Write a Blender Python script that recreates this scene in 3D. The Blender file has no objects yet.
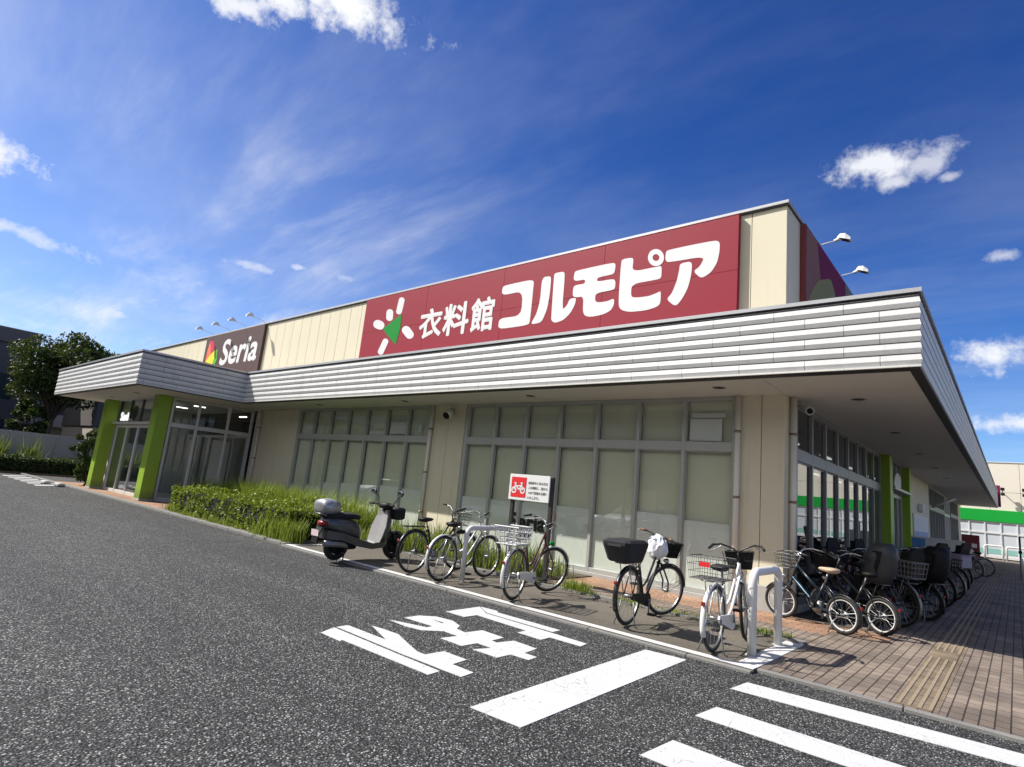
import bpy, math, random
from mathutils import Vector, Matrix
from mathutils.geometry import tessellate_polygon
random.seed(7)
sc = bpy.context.scene
COL = sc.collection
R = math.radians
PI = math.pi

# ------------------------------------------------------------------ camera
H = 1.5
yaw, pitch, roll = R(41.34), R(10.5), R(5.666)
cam = bpy.data.cameras.new('camera'); co = bpy.data.objects.new('camera', cam); COL.objects.link(co)
cam.sensor_width = 36.0; cam.lens = 578.5 / 1024 * 36.0
cam.clip_start = 0.05; cam.clip_end = 3000
F = Vector((-math.sin(yaw)*math.cos(pitch), math.cos(yaw)*math.cos(pitch), math.sin(pitch)))
r0 = Vector((math.cos(yaw), math.sin(yaw), 0)); u0 = r0.cross(F)
rr = math.cos(roll)*r0 + math.sin(roll)*u0; uu = -math.sin(roll)*r0 + math.cos(roll)*u0
co.matrix_world = Matrix(((rr.x, uu.x, -F.x, 0), (rr.y, uu.y, -F.y, 0), (rr.z, uu.z, -F.z, H), (0, 0, 0, 1)))
sc.camera = co

# ------------------------------------------------------------------ light
SUN_EL, SUN_AZ = R(46), R(213)            # where the sun stands (azimuth from +X towards +Y)
sd = Vector((math.cos(SUN_AZ)*math.cos(SUN_EL), math.sin(SUN_AZ)*math.cos(SUN_EL), math.sin(SUN_EL)))
sun = bpy.data.lights.new('sun', 'SUN'); sun.energy = 4.6; sun.angle = R(0.53); sun.color = (1.0, 0.955, 0.89)
so = bpy.data.objects.new('sun', sun); COL.objects.link(so)
so.rotation_euler = sd.to_track_quat('Z', 'Y').to_euler()
so.location = (-20, -15, 30)

sc.view_settings.view_transform = 'Standard'; sc.view_settings.look = 'None'
sc.view_settings.exposure = 0.75; sc.view_settings.gamma = 1.0
sc.view_settings.use_curve_mapping = False

world = bpy.data.worlds.new('World'); sc.world = world; world.use_nodes = True
W = world.node_tree; W.nodes.clear()
def wn(t, **kw):
    n = W.nodes.new(t)
    for k, v in kw.items(): setattr(n, k, v)
    return n
def wlink(a, b): W.links.new(a, b)
def wmath(op, a, b=None, c=None, clamp=False):
    n = wn('ShaderNodeMath', operation=op); n.use_clamp = clamp
    for i, v in enumerate((a, b, c)):
        if v is None: continue
        if isinstance(v, (int, float)): n.inputs[i].default_value = v
        else: wlink(v, n.inputs[i])
    return n.outputs[0]
def wrange(v, a, b, c=0.0, d=1.0, smooth=True):
    n = wn('ShaderNodeMapRange'); n.interpolation_type = 'SMOOTHSTEP' if smooth else 'LINEAR'
    wlink(v, n.inputs[0])
    for i, x in enumerate((a, b, c, d)): n.inputs[i+1].default_value = x
    return n.outputs[0]
sky = wn('ShaderNodeTexSky', sky_type='NISHITA', sun_disc=False)
sky.sun_elevation = SUN_EL; sky.sun_rotation = R(90) - SUN_AZ
sky.altitude = 0; sky.air_density = 1.0; sky.dust_density = 0.25; sky.ozone_density = 3.5
tc = wn('ShaderNodeTexCoord'); DIR = tc.outputs['Generated']
def noise(vec, scale, detail=6, rough=0.55, dist=0.0):
    n = wn('ShaderNodeTexNoise'); wlink(vec, n.inputs['Vector'])
    n.inputs['Scale'].default_value = scale; n.inputs['Detail'].default_value = detail
    n.inputs['Roughness'].default_value = rough; n.inputs['Distortion'].default_value = dist
    return n.outputs['Fac']
def vmath(op, a, b=None):
    n = wn('ShaderNodeVectorMath', operation=op)
    for i, v in enumerate((a, b)):
        if v is None: continue
        if isinstance(v, (tuple, list, Vector)): n.inputs[i].default_value = tuple(v)
        else: wlink(v, n.inputs[i])
    return n.outputs['Value'] if op in ('DOT_PRODUCT', 'LENGTH') else n.outputs['Vector']
n_big = noise(DIR, 9.0, 8, 0.62); n_fine = noise(DIR, 30.0, 6, 0.6)
n_vf = noise(DIR, 85.0, 5, 0.65)
nz = wmath('ADD', wmath('ADD', wmath('MULTIPLY', wmath('SUBTRACT', n_big, 0.5), 1.9), wmath('MULTIPLY', wmath('SUBTRACT', n_fine, 0.5), 1.7)), wmath('MULTIPLY', wmath('SUBTRACT', n_vf, 0.5), .9))
# cumulus puffs: direction, half width, half height (radians), tilt, hardness
PUFFS = [((-.685, .335, .650), .125, .036, -0.05, 1.0), ((-.728, .285, .632), .075, .024, 0.0, 1.0), ((-.76, .237, .605), .05, .022, 0.0, .9),
         ((-.945, .055, .352), .055, .028, 0.0, .95), ((-.125, .860, .495), .062, .026, -.05, .9),
         ((-.070, .872, .485), .040, .022, 0.25, .6), ((-.105, .873, .468), .022, .012, 0.0, .7), ((-.016, .971, .237), .046, .028, 0.0, .95),
         ((.012, .988, .150), .080, .016, 0.0, .85), ((.004, .932, .362), .024, .010, 0.0, .55), ((-.045, .88, .462), .014, .008, 0, .5),
         ((-.958, .108, .266), .09, .014, -0.1, .6), ((-.848, .426, .316), .018, .007, 0.0, .6),
         ((-.875, .36, .30), .05, .010, 0.0, .55), ((-.90, .30, .255), .045, .010, .0, .35), ((-.80, .48, .31), .026, .009, -.1, .45), ((-.95, .22, .19), .02, .008, 0, .6)]
cum = None
for d, a, b, tilt, hard in PUFFS:
    d = Vector(d).normalized(); rt = d.cross(Vector((0, 0, 1))).normalized(); up = rt.cross(d)
    r2 = rt*math.cos(tilt) + up*math.sin(tilt); u2 = -rt*math.sin(tilt) + up*math.cos(tilt)
    x = wmath('DIVIDE', vmath('DOT_PRODUCT', DIR, r2), a); y = wmath('DIVIDE', vmath('DOT_PRODUCT', DIR, u2), b)
    y = wmath('SUBTRACT', y, 0.0)
    fr = wrange(vmath('DOT_PRODUCT', DIR, d), 0.5, 0.7)
    rad = wmath('SQRT', wmath('ADD', wmath('MULTIPLY', x, x), wmath('MULTIPLY', y, y)))
    m = wmath('MULTIPLY', wmath('MULTIPLY', wrange(wmath('SUBTRACT', rad, nz), 1.15, 0.10), fr), hard)
    cum = m if cum is None else wmath('MAXIMUM', cum, m)
# high cirrus: noise on a flat layer overhead, stretched along the wind
sep = wn('ShaderNodeSeparateXYZ'); wlink(DIR, sep.inputs[0])
zz = wmath('ADD', wmath('MAXIMUM', sep.outputs[2], 0.0), 0.16)
cmb = wn('ShaderNodeCombineXYZ'); wlink(wmath('DIVIDE', sep.outputs[0], zz), cmb.inputs[0]); wlink(wmath('DIVIDE', sep.outputs[1], zz), cmb.inputs[1])
mp = wn('ShaderNodeMapping'); wlink(cmb.outputs[0], mp.inputs[0]); mp.inputs['Rotation'].default_value = (0, 0, R(-28)); mp.inputs['Scale'].default_value = (0.5, 1.7, 1)
c1 = noise(mp.outputs[0], 1.6, 9, 0.62, 0.25)
mp2 = wn('ShaderNodeMapping'); wlink(cmb.outputs[0], mp2.inputs[0]); mp2.inputs['Rotation'].default_value = (0, 0, R(20)); mp2.inputs['Location'].default_value = (3.1, 7.7, 0)
c2 = noise(mp2.outputs[0], 0.55, 4, 0.5)
left = wrange(vmath('DOT_PRODUCT', DIR, (-0.93, 0.28, 0.24)), 0.62, 1.0, 0.22, 1.0)
cir = wmath('MULTIPLY', wmath('MULTIPLY', wrange(c1, 0.43, 0.74), wrange(c2, 0.34, 0.60)), left)
cir = wmath('MULTIPLY', wmath('MULTIPLY', cir, 0.56), wrange(sep.outputs[2], 0.30, 0.62, 1.0, 0.32))
haze_l = wmath('MULTIPLY', wrange(vmath('DOT_PRODUCT', DIR, (-0.97, 0.2, 0.14)), 0.76, 1.0), 0.12)
mp3 = wn('ShaderNodeMapping'); wlink(cmb.outputs[0], mp3.inputs[0]); mp3.inputs['Rotation'].default_value = (0, 0, R(55)); mp3.inputs['Scale'].default_value = (0.8, 1.6, 1); mp3.inputs['Location'].default_value = (5.2, 1.4, 0)
veil = wmath('MULTIPLY', wrange(noise(mp3.outputs[0], 1.1, 7, 0.58, 0.15), 0.36, 0.78), 0.10)
low = wmath('MULTIPLY', wmath('MULTIPLY', wrange(noise(mp3.outputs[0], 2.6, 9, 0.62, 0.3), 0.50, 0.74), 0.42), wmath('MULTIPLY', wrange(sep.outputs[2], 0.40, 0.16), wrange(vmath('DOT_PRODUCT', DIR, (-0.93, 0.34, 0.12)), 0.80, 0.97)))
cov = wmath('MAXIMUM', wmath('ADD', wmath('ADD', wmath('ADD', cir, veil), low), haze_l, clamp=True), cum)
# cloud body: brighter tops, greyer undersides
shade = wrange(n_big, 0.30, 0.62, 0.80, 1.0)
ccol = wn('ShaderNodeMix', data_type='RGBA'); wlink(shade, ccol.inputs[0])
CL = 6.0
ccol.inputs[6].default_value = (CL*.62, CL*.72, CL*.90, 1); ccol.inputs[7].default_value = (CL, CL*1.01, CL*1.04, 1)
sepc = wn('ShaderNodeSeparateColor'); wlink(sky.outputs[0], sepc.inputs[0])
skyc = wn('ShaderNodeCombineColor')
for i, (a, g) in enumerate(((.17, 1.9), (.27, 1.55), (.53, 1.28))):
    wlink(wmath('MULTIPLY', wmath('POWER', sepc.outputs[i], g), a), skyc.inputs[i])
# unseen white haze behind the camera, added as fill for the shade
fill_mask = wrange(vmath('DOT_PRODUCT', DIR, (-0.25, -0.95, 0.0)), 0.14, 0.75)
fill_haze = wn('ShaderNodeMix', data_type='RGBA'); wlink(wmath('MULTIPLY', fill_mask, 0.8), fill_haze.inputs[0]); wlink(skyc.outputs[0], fill_haze.inputs[6]); fill_haze.inputs[7].default_value = (7.2, 7.1, 6.5, 1)
mix = wn('ShaderNodeMix', data_type='RGBA'); wlink(cov, mix.inputs[0]); wlink(fill_haze.outputs[2], mix.inputs[6]); wlink(ccol.outputs[2], mix.inputs[7])
bg = wn('ShaderNodeBackground'); bg.inputs['Strength'].default_value = 0.10
wlink(mix.outputs[2], bg.inputs['Color'])
wo = wn('ShaderNodeOutputWorld'); wlink(bg.outputs[0], wo.inputs['Surface'])

# ------------------------------------------------------------------ materials
MATS = {}
def newmat(name):
    m = bpy.data.materials.new(name); m.use_nodes = True
    nt = m.node_tree; b = nt.nodes['Principled BSDF']
    MATS[name] = m
    return m, nt, b
def mat(name, col, rough=0.5, metal=0.0, spec=0.5, var=0.10, scale=3.0, bump=0.0, bscale=40.0, coat=0.0):
    m, nt, b = newmat(name)
    b.inputs['Roughness'].default_value = rough; b.inputs['Metallic'].default_value = metal
    b.inputs['Specular IOR Level'].default_value = spec; b.inputs['Coat Weight'].default_value = coat
    tcn = nt.nodes.new('ShaderNodeTexCoord')
    n = nt.nodes.new('ShaderNodeTexNoise'); n.inputs['Scale'].default_value = scale; n.inputs['Detail'].default_value = 6; n.inputs['Roughness'].default_value = .65
    nt.links.new(tcn.outputs['Object'], n.inputs['Vector'])
    mx = nt.nodes.new('ShaderNodeMix'); mx.data_type = 'RGBA'
    mx.inputs[6].default_value = tuple(c*(1-var) for c in col)+(1,); mx.inputs[7].default_value = tuple(min(1, c*(1+var)) for c in col)+(1,)
    nt.links.new(n.outputs['Fac'], mx.inputs[0]); nt.links.new(mx.outputs[2], b.inputs['Base Color'])
    if bump:
        n2 = nt.nodes.new('ShaderNodeTexNoise'); n2.inputs['Scale'].default_value = bscale; n2.inputs['Detail'].default_value = 4
        nt.links.new(tcn.outputs['Object'], n2.inputs['Vector'])
        bp = nt.nodes.new('ShaderNodeBump'); bp.inputs['Strength'].default_value = bump; bp.inputs['Distance'].default_value = 0.01
        nt.links.new(n2.outputs['Fac'], bp.inputs['Height']); nt.links.new(bp.outputs[0], b.inputs['Normal'])
    return m
def tools(nt):
    def N(t, **kw):
        n = nt.nodes.new(t)
        for k, v in kw.items(): setattr(n, k, v)
        return n
    def L(a, b): nt.links.new(a, b)
    def M(op, a, b=None, clamp=False):
        n = N('ShaderNodeMath', operation=op); n.use_clamp = clamp
        for i, v in enumerate((a, b)):
            if v is None: continue
            if isinstance(v, (int, float)): n.inputs[i].default_value = v
            else: L(v, n.inputs[i])
        return n.outputs[0]
    def MR(v, a, b, c=0.0, d=1.0):
        n = N('ShaderNodeMapRange'); n.interpolation_type = 'SMOOTHSTEP'; L(v, n.inputs[0])
        for i, x in enumerate((a, b, c, d)): n.inputs[i+1].default_value = x
        return n.outputs[0]
    def MIX(f, a, b, blend='MIX'):
        n = N('ShaderNodeMix', data_type='RGBA', blend_type=blend)
        if isinstance(f, (int, float)): n.inputs[0].default_value = f
        else: L(f, n.inputs[0])
        for i, v in ((6, a), (7, b)):
            if isinstance(v, tuple): n.inputs[i].default_value = v + (1,) if len(v) == 3 else v
            else: L(v, n.inputs[i])
        return n.outputs[2]
    def NO(vec, scale, detail=5, rough=.55, dist=0.0):
        n = N('ShaderNodeTexNoise'); L(vec, n.inputs['Vector']); n.inputs['Scale'].default_value = scale
        n.inputs['Detail'].default_value = detail; n.inputs['Roughness'].default_value = rough; n.inputs['Distortion'].default_value = dist
        return n.outputs['Fac']
    def BUMP(h, strength, dist, b):
        n = N('ShaderNodeBump'); n.inputs['Strength'].default_value = strength; n.inputs['Distance'].default_value = dist
        L(h, n.inputs['Height']); L(n.outputs[0], b.inputs['Normal'])
    return N, L, M, MR, MIX, NO, BUMP

def asphalt(name, dark, mid, light, scale, frac, bump=0.6):
    m, nt, b = newmat(name); N, L, M, MR, MIX, NO, BUMP = tools(nt)
    o = N('ShaderNodeTexCoord').outputs['Object']
    v = N('ShaderNodeTexVoronoi'); L(o, v.inputs['Vector']); v.inputs['Scale'].default_value = scale; v.inputs['Randomness'].default_value = 1
    sp = N('ShaderNodeSeparateColor'); L(v.outputs['Color'], sp.inputs[0])
    v2 = N('ShaderNodeTexVoronoi'); L(o, v2.inputs['Vector']); v2.inputs['Scale'].default_value = scale*2.3
    sp2 = N('ShaderNodeSeparateColor'); L(v2.outputs['Color'], sp2.inputs[0])
    base = MIX(sp.outputs[1], dark, mid)
    base = MIX(M('MULTIPLY', MR(sp.outputs[0], 1-frac, 1.0), MR(v.outputs['Distance'], .62, .25)), base, light)
    base = MIX(M('MULTIPLY', MR(sp2.outputs[0], .82, 1.0), .6), base, light)
    gap = MR(v.outputs['Distance'], .45, .75)
    base = MIX(M('MULTIPLY', gap, .55), base, tuple(c*.35 for c in dark))
    big = NO(o, 0.35, 5, .6); stain = NO(o, 1.6, 6, .65)
    base = MIX(1.0, base, MIX(M('MULTIPLY', M('ADD', big, stain), .5), (.70, .70, .71), (1.28, 1.28, 1.27)), 'MULTIPLY')
    so_ = N('ShaderNodeSeparateXYZ'); L(o, so_.inputs[0])
    ox = N('ShaderNodeCombineXYZ'); L(M('MULTIPLY', so_.outputs[0], .12), ox.inputs[0]); L(so_.outputs[1], ox.inputs[1])
    lane = NO(ox.outputs[0], .9, 4, .6); spot = NO(o, .8, 2, .4)
    base = MIX(1.0, base, MIX(MR(lane, .38, .66), (.84, .84, .84), (1.10, 1.10, 1.09)), 'MULTIPLY')
    base = MIX(M('MULTIPLY', MR(spot, .70, .76), .35), base, tuple(c*.6 for c in mid))
    L(base, b.inputs['Base Color']); b.inputs['Roughness'].default_value = .82; b.inputs['Specular IOR Level'].default_value = .35
    h = M('ADD', M('MULTIPLY', M('SUBTRACT', 1.0, v.outputs['Distance']), 1.0), M('MULTIPLY', sp.outputs[0], .6))
    BUMP(h, bump, 0.012, b)
    return m
asphalt('asphalt', (.014, .014, .014), (.056, .056, .055), (.44, .44, .425), 62, .33, 1.0)
asphalt('bay_asphalt', (.110, .096, .076), (.165, .145, .116), (.28, .25, .21), 110, .12, .35)

def pavers(name, c1, c2, mortar, bw, bh, offset=0.5, rot=0.0, ms=.012, dirt=(.6, .6, .6)):
    m, nt, b = newmat(name); N, L, M, MR, MIX, NO, BUMP = tools(nt)
    o = N('ShaderNodeTexCoord').outputs['Object']
    mpn = N('ShaderNodeMapping'); L(o, mpn.inputs[0]); mpn.inputs['Rotation'].default_value = (0, 0, rot)
    br = N('ShaderNodeTexBrick'); L(mpn.outputs[0], br.inputs['Vector']); br.offset = offset
    br.inputs['Color1'].default_value = c1+(1,); br.inputs['Color2'].default_value = c2+(1,); br.inputs['Mortar'].default_value = mortar+(1,)
    br.inputs['Scale'].default_value = 1.0; br.inputs['Mortar Size'].default_value = ms; br.inputs['Mortar Smooth'].default_value = .3
    br.inputs['Bias'].default_value = 0; br.inputs['Brick Width'].default_value = bw; br.inputs['Row Height'].default_value = bh
    f = NO(o, 1.3, 7, .68); g = NO(o, 90, 3, .5)
    c = MIX(1.0, br.outputs['Color'], MIX(MR(f, .35, .7), dirt, (1.12, 1.12, 1.12)), 'MULTIPLY')
    c = MIX(1.0, c, MIX(g, (.78, .78, .78), (1.2, 1.2, 1.2)), 'MULTIPLY')
    L(c, b.inputs['Base Color']); b.inputs['Roughness'].default_value = .85; b.inputs['Specular IOR Level'].default_value = .3
    BUMP(M('ADD', M('MULTIPLY', M('SUBTRACT', 1.0, br.outputs['Fac']), 1.0), M('MULTIPLY', g, .12)), .7, .006, b)
    return m
pavers('walk_pavers', (.27, .215, .17), (.20, .160, .13), (.05, .04, .033), .20, .10, .5, R(90), .0065)
pavers('orange_pavers', (.42, .25, .16), (.33, .20, .13), (.16, .12, .09), .22, .11, .5, 0, .008, (.7, .68, .66))
pavers('tactile_pavers', (.235, .18, .125), (.20, .155, .105), (.07, .055, .04), .30, .30, .0, 0, .008)

def paint(name, col, wear):
    m, nt, b = newmat(name); N, L, M, MR, MIX, NO, BUMP = tools(nt)
    o = N('ShaderNodeTexCoord').outputs['Object']
    v = N('ShaderNodeTexVoronoi'); L(o, v.inputs['Vector']); v.inputs['Scale'].default_value = 62
    f = M('ADD', M('MULTIPLY', NO(o, 26, 7, .7), .62), M('MULTIPLY', NO(o, 2.2, 5, .6), .38))
    cr = N('ShaderNodeTexVoronoi', feature='DISTANCE_TO_EDGE'); L(o, cr.inputs['Vector']); cr.inputs['Scale'].default_value = 2.3
    crack = MR(M('ADD', cr.outputs['Distance'], M('MULTIPLY', M('SUBTRACT', NO(o, 9, 6, .7), .5), .05)), .006, .0)
    w = M('MAXIMUM', MR(f, wear, wear+.09), M('MULTIPLY', crack, .55))
    t = MIX(NO(o, 3, 6, .7), tuple(c*.86 for c in col), col)
    L(MIX(M('MULTIPLY', w, .8), t, (.10, .10, .098)), b.inputs['Base Color']); b.inputs['Roughness'].default_value = .75
    BUMP(M('ADD', v.outputs['Distance'], NO(o, 40, 4)), .35, .006, b)
paint('road_paint', (.55, .55, .54), .565)
paint('line_paint', (.62, .615, .59), .64)
mat('tactile_bar', (.255, .20, .135), .8, var=.15, scale=12)

mat('concrete', (.36, .35, .33), .85, var=.22, scale=4, bump=.3, bscale=60)
mat('kerb_concrete', (.185, .18, .17), .88, var=.25, scale=5, bump=.3, bscale=70)
mat('soil', (.09, .07, .045), .95, var=.4, scale=14, bump=.8, bscale=50)
def panelmat(name, col, streak=.16):
    m, nt, b = newmat(name); N, L, M, MR, MIX, NO, BUMP = tools(nt)
    o = N('ShaderNodeTexCoord').outputs['Object']
    mpn = N('ShaderNodeMapping'); L(o, mpn.inputs[0]); mpn.inputs['Scale'].default_value = (5, 5, .35)
    s = NO(mpn.outputs[0], 1.0, 7, .65); g = NO(o, 1.1, 5, .6); fine = NO(o, 120, 3)
    c = MIX(M('MULTIPLY', MR(s, .52, .78), .55), col, tuple(x*(1-streak*1.6) for x in col))
    c = MIX(1.0, c, MIX(g, (.93, .93, .92), (1.05, 1.05, 1.05)), 'MULTIPLY')
    L(c, b.inputs['Base Color']); b.inputs['Roughness'].default_value = .62; b.inputs['Specular IOR Level'].default_value = .3
    BUMP(fine, .12, .004, b)
def splash(name, col, dirt, rough=.45):
    m, nt, b = newmat(name); N, L, M, MR, MIX, NO, BUMP = tools(nt)
    o = N('ShaderNodeTexCoord').outputs['Object']; s = N('ShaderNodeSeparateXYZ'); L(o, s.inputs[0])
    mpn = N('ShaderNodeMapping'); L(o, mpn.inputs[0]); mpn.inputs['Scale'].default_value = (9, 9, .7)
    st = NO(mpn.outputs[0], 1.0, 7, .65); n = NO(o, 7, 6, .65)
    low = M('MULTIPLY', MR(M('ADD', s.outputs[2], M('MULTIPLY', n, -.35)), .30, .0), .6)
    f = M('MAXIMUM', low, M('MULTIPLY', MR(st, .55, .8), .35))
    L(MIX(f, col, dirt), b.inputs['Base Color']); b.inputs['Roughness'].default_value = rough
panelmat('cream_panel', (.645, .595, .455)); panelmat('soffit_paint', (.60, .585, .535), .10)
mat('joint_dark', (.10, .09, .075), .8)
# fascia siding with butt joints every 0.9 m
def fasciamat():
    m, nt, b = newmat('siding'); N, L, M, MR, MIX, NO, BUMP = tools(nt)
    tcx = N('ShaderNodeTexCoord'); o = tcx.outputs['Object']
    s = N('ShaderNodeSeparateXYZ'); L(o, s.inputs[0]); ge = N('ShaderNodeNewGeometry'); sn = N('ShaderNodeSeparateXYZ'); L(ge.outputs['True Normal'], sn.inputs[0])
    side = M('GREATER_THAN', M('ABSOLUTE', sn.outputs[0]), .4)
    u = M('ADD', M('MULTIPLY', s.outputs[1], side), M('MULTIPLY', s.outputs[0], M('SUBTRACT', 1.0, side)))
    course = M('FLOOR', M('DIVIDE', M('SUBTRACT', s.outputs[2], 3.56), .153))
    odd = M('MODULO', M('ADD', course, 40.0), 2.0)
    k = M('FRACT', M('DIVIDE', M('ADD', M('ADD', u, 100.0), M('MULTIPLY', odd, .42)), 0.91))
    line = M('LESS_THAN', k, .012)
    mpn = N('ShaderNodeMapping'); L(o, mpn.inputs[0]); mpn.inputs['Scale'].default_value = (3, 3, .5)
    st = NO(mpn.outputs[0], 1.2, 7, .65)
    c = MIX(MR(st, .45, .8), (.57, .57, .565), (.48, .475, .46))
    c = MIX(M('MULTIPLY', line, .75), c, (.12, .12, .12))
    L(c, b.inputs['Base Color']); b.inputs['Roughness'].default_value = .45
fasciamat()
mat('cap_metal', (.50, .50, .51), .35, metal=.6, var=.12)
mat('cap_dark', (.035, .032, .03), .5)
mat('alu', (.40, .405, .385), .42, metal=.2, var=.08)
mat('alu_light', (.66, .66, .64), .38, metal=.2, var=.06)
mat('alu_shaded', (.24, .24, .235), .45, metal=.2, var=.1); mat('alu_dark', (.10, .10, .10), .4, metal=.4)  # side frames: aluminium with the facade's shade put into its colour
mat('blind_green', (.68, .685, .545), .85, var=.07, scale=1.2)
mat('blind_pale', (.45, .455, .40), .8, var=.06)
mat('film_white', (.74, .76, .73), .55, var=.05, scale=2)
splash('green_pillar', (.25, .40, .028), (.12, .16, .05))
mat('pipe_cream', (.66, .64, .57), .45, var=.1)
mat('sign_red', (.255, .0135, .030), .6, spec=.25, var=.06, scale=60, bump=.15, bscale=300)
mat('sign_brown', (.075, .037, .030), .5, var=.08)
mat('white_letter', (.66, .66, .66), .5, var=.02)
mat('sign_green', (.0, .22, .025), .6, spec=.2, var=.05)
mat('logo_orange', (.75, .16, .07), .5); mat('logo_crimson', (.55, .02, .07), .5); mat('logo_yellow', (.85, .62, .03), .5); mat('logo_green', (.10, .42, .02), .5)
mat('side_maroon', (.20, .05, .055), .85, spec=.15); mat('side_plum', (.17, .015, .075), .85, spec=.15); mat('side_dusk', (.23, .12, .115), .85, spec=.15)
mat('side_olive', (.25, .24, .12), .85, spec=.15); mat('side_leaf', (.12, .29, .09), .85, spec=.15); mat('side_slate', (.19, .18, .18), .85, spec=.15)
mat('white_paint', (.68, .68, .665), .35, var=.05, scale=8)
mat('white_scuffed', (.64, .64, .63), .4, var=.10, scale=9, bump=.05)
mat('black_paint', (.009, .009, .0095), .35, coat=.15); mat('black_rubber', (.014, .014, .014), .75, var=.25)
mat('black_plastic', (.011, .011, .0115), .55, spec=.2, var=.2); mat('black_fabric', (.012, .012, .013), .85, var=.3, bump=.3)
mat('chrome', (.50, .50, .50), .25, metal=.85, var=.05); mat('steel', (.25, .25, .245), .42, metal=.7, var=.15); mat('rim_steel', (.20, .20, .20), .4, metal=.7, var=.1); mat('basket_wire', (.075, .073, .07), .5, metal=.2, var=.15); mat('pale_plastic', (.42, .42, .41), .5, var=.06)
mat('rust_steel', (.28, .20, .14), .5, metal=.6, var=.4, scale=30)
mat('silver_paint', (.45, .455, .46), .35, metal=.5); mat('maroon_paint', (.06, .012, .014), .3, coat=.5)
mat('navy_paint', (.006, .016, .026), .35, coat=.15); mat('sky_decal', (.35, .62, .85), .4)
mat('tan_saddle', (.42, .33, .23), .6); mat('brown_leather', (.12, .055, .03), .55)
mat('grey_basket', (.13, .127, .127), .6); mat('lilac_box', (.27, .24, .30), .6); mat('cover_grey', (.050, .050, .054), .4, spec=.3)
mat('red_plastic', (.22, .012, .01), .35); mat('amber_plastic', (.65, .16, .03), .3)
mat('plastic_bag', (.75, .75, .78), .35, var=.2, scale=25, bump=.6, bscale=30)
mat('scooter_grey', (.075, .074, .075), .35, metal=.3, coat=.4); mat('scooter_light', (.28, .27, .262), .38, metal=.2); mat('scooter_silver', (.36, .365, .37), .3, metal=.6)
mat('plate_pink', (.75, .60, .62), .5); mat('mirror', (.75, .78, .82), .06, metal=1.0, var=0)
mat('post_dark', (.03, .026, .024), .5); mat('sign_board_red', (.62, .02, .025), .45); mat('text_grey', (.13, .13, .13), .6)
mat('interior', (.13, .125, .12), .8); mat('interior_dark', (.035, .034, .032), .8); mat('interior_pale', (.55, .56, .55), .6); mat('interior_floor', (.26, .25, .24), .4)
mat('paper_white', (.75, .75, .74), .7); mat('poster_blue', (.08, .22, .50), .5, var=.5, scale=3); mat('poster_orange', (.55, .13, .05), .6)
mat('dark_tile', (.075, .072, .072), .6, var=.15, scale=2, bump=.2, bscale=10); mat('dark_tile_top', (.11, .10, .092), .6)
mat('beige_block', (.36, .32, .27), .8, var=.12); mat('opposite_block', (.13, .125, .11), .85, var=.15); mat('dusk_glass', (.03, .04, .05), .12)
mat('white_wall', (.30, .31, .30), .85, var=.2, scale=1.5)
mat('market_cream', (.66, .61, .52), .6, var=.04); mat('market_green', (.0, .30, .03), .45, var=.03); mat('market_film', (.50, .53, .57), .3, var=.04)
mat('market_teal', (.22, .42, .38), .4)
mat('bark', (.055, .042, .032), .9, var=.35, scale=12, bump=.6)
def emit(name, col, s):
    m, nt, b = newmat(name); b.inputs['Base Color'].default_value = col+(1,)
    b.inputs['Emission Color'].default_value = col+(1,); b.inputs['Emission Strength'].default_value = s
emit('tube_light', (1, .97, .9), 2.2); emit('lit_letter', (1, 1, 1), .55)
def leafmat(name, a, b_, c, trans=.25):
    m, nt, b = newmat(name); N, L, M, MR, MIX, NO, BUMP = tools(nt)
    o = N('ShaderNodeTexCoord').outputs['Object']; g = N('ShaderNodeNewGeometry')
    col = MIX(g.outputs['Random Per Island'], a, b_)
    col = MIX(MR(NO(o, 1.3, 3), .5, .75), col, c)
    L(col, b.inputs['Base Color']); b.inputs['Roughness'].default_value = .55; b.inputs['Specular IOR Level'].default_value = .3
    tr = N('ShaderNodeBsdfTranslucent'); L(MIX(.35, col, (.16, .22, .02)), tr.inputs['Color'])
    ms = N('ShaderNodeMixShader'); ms.inputs[0].default_value = trans
    L(b.outputs[0], ms.inputs[1]); L(tr.outputs[0], ms.inputs[2]); L(ms.outputs[0], nt.nodes['Material Output'].inputs['Surface'])
leafmat('hedge_leaf', (.055, .09, .008), (.34, .42, .03), (.28, .36, .024), .34)
leafmat('grass_blade', (.11, .18, .02), (.36, .42, .07), (.27, .34, .045), .38)
leafmat('tree_leaf', (.014, .028, .006), (.060, .090, .016), (.035, .06, .010), .2)
leafmat('dark_leaf', (.022, .045, .012), (.05, .085, .022), (.035, .06, .018))
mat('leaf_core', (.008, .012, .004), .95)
def glass(name, tint, base, edge):
    m, nt, b = newmat(name); N, L, M, MR, MIX, NO, BUMP = tools(nt)
    nt.nodes.remove(b)
    lw = N('ShaderNodeLayerWeight'); lw.inputs['Blend'].default_value = .5
    f = M('ADD', base, M('MULTIPLY', M('POWER', lw.outputs['Facing'], 4.0), edge), clamp=True)
    t = N('ShaderNodeBsdfTransparent'); t.inputs[0].default_value = tint+(1,)
    g = N('ShaderNodeBsdfGlossy'); g.inputs['Roughness'].default_value = .012; g.inputs[0].default_value = (.95, .97, 1, 1)
    ms = N('ShaderNodeMixShader'); L(f, ms.inputs[0]); L(t.outputs[0], ms.inputs[1]); L(g.outputs[0], ms.inputs[2])
    L(ms.outputs[0], nt.nodes['Material Output'].inputs['Surface'])
glass('glass', (.955, .965, .95), .055, .60); glass('glass_dark', (.55, .58, .57), .10, .85); glass('door_glass', (.78, .80, .79), .16, .80)

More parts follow.
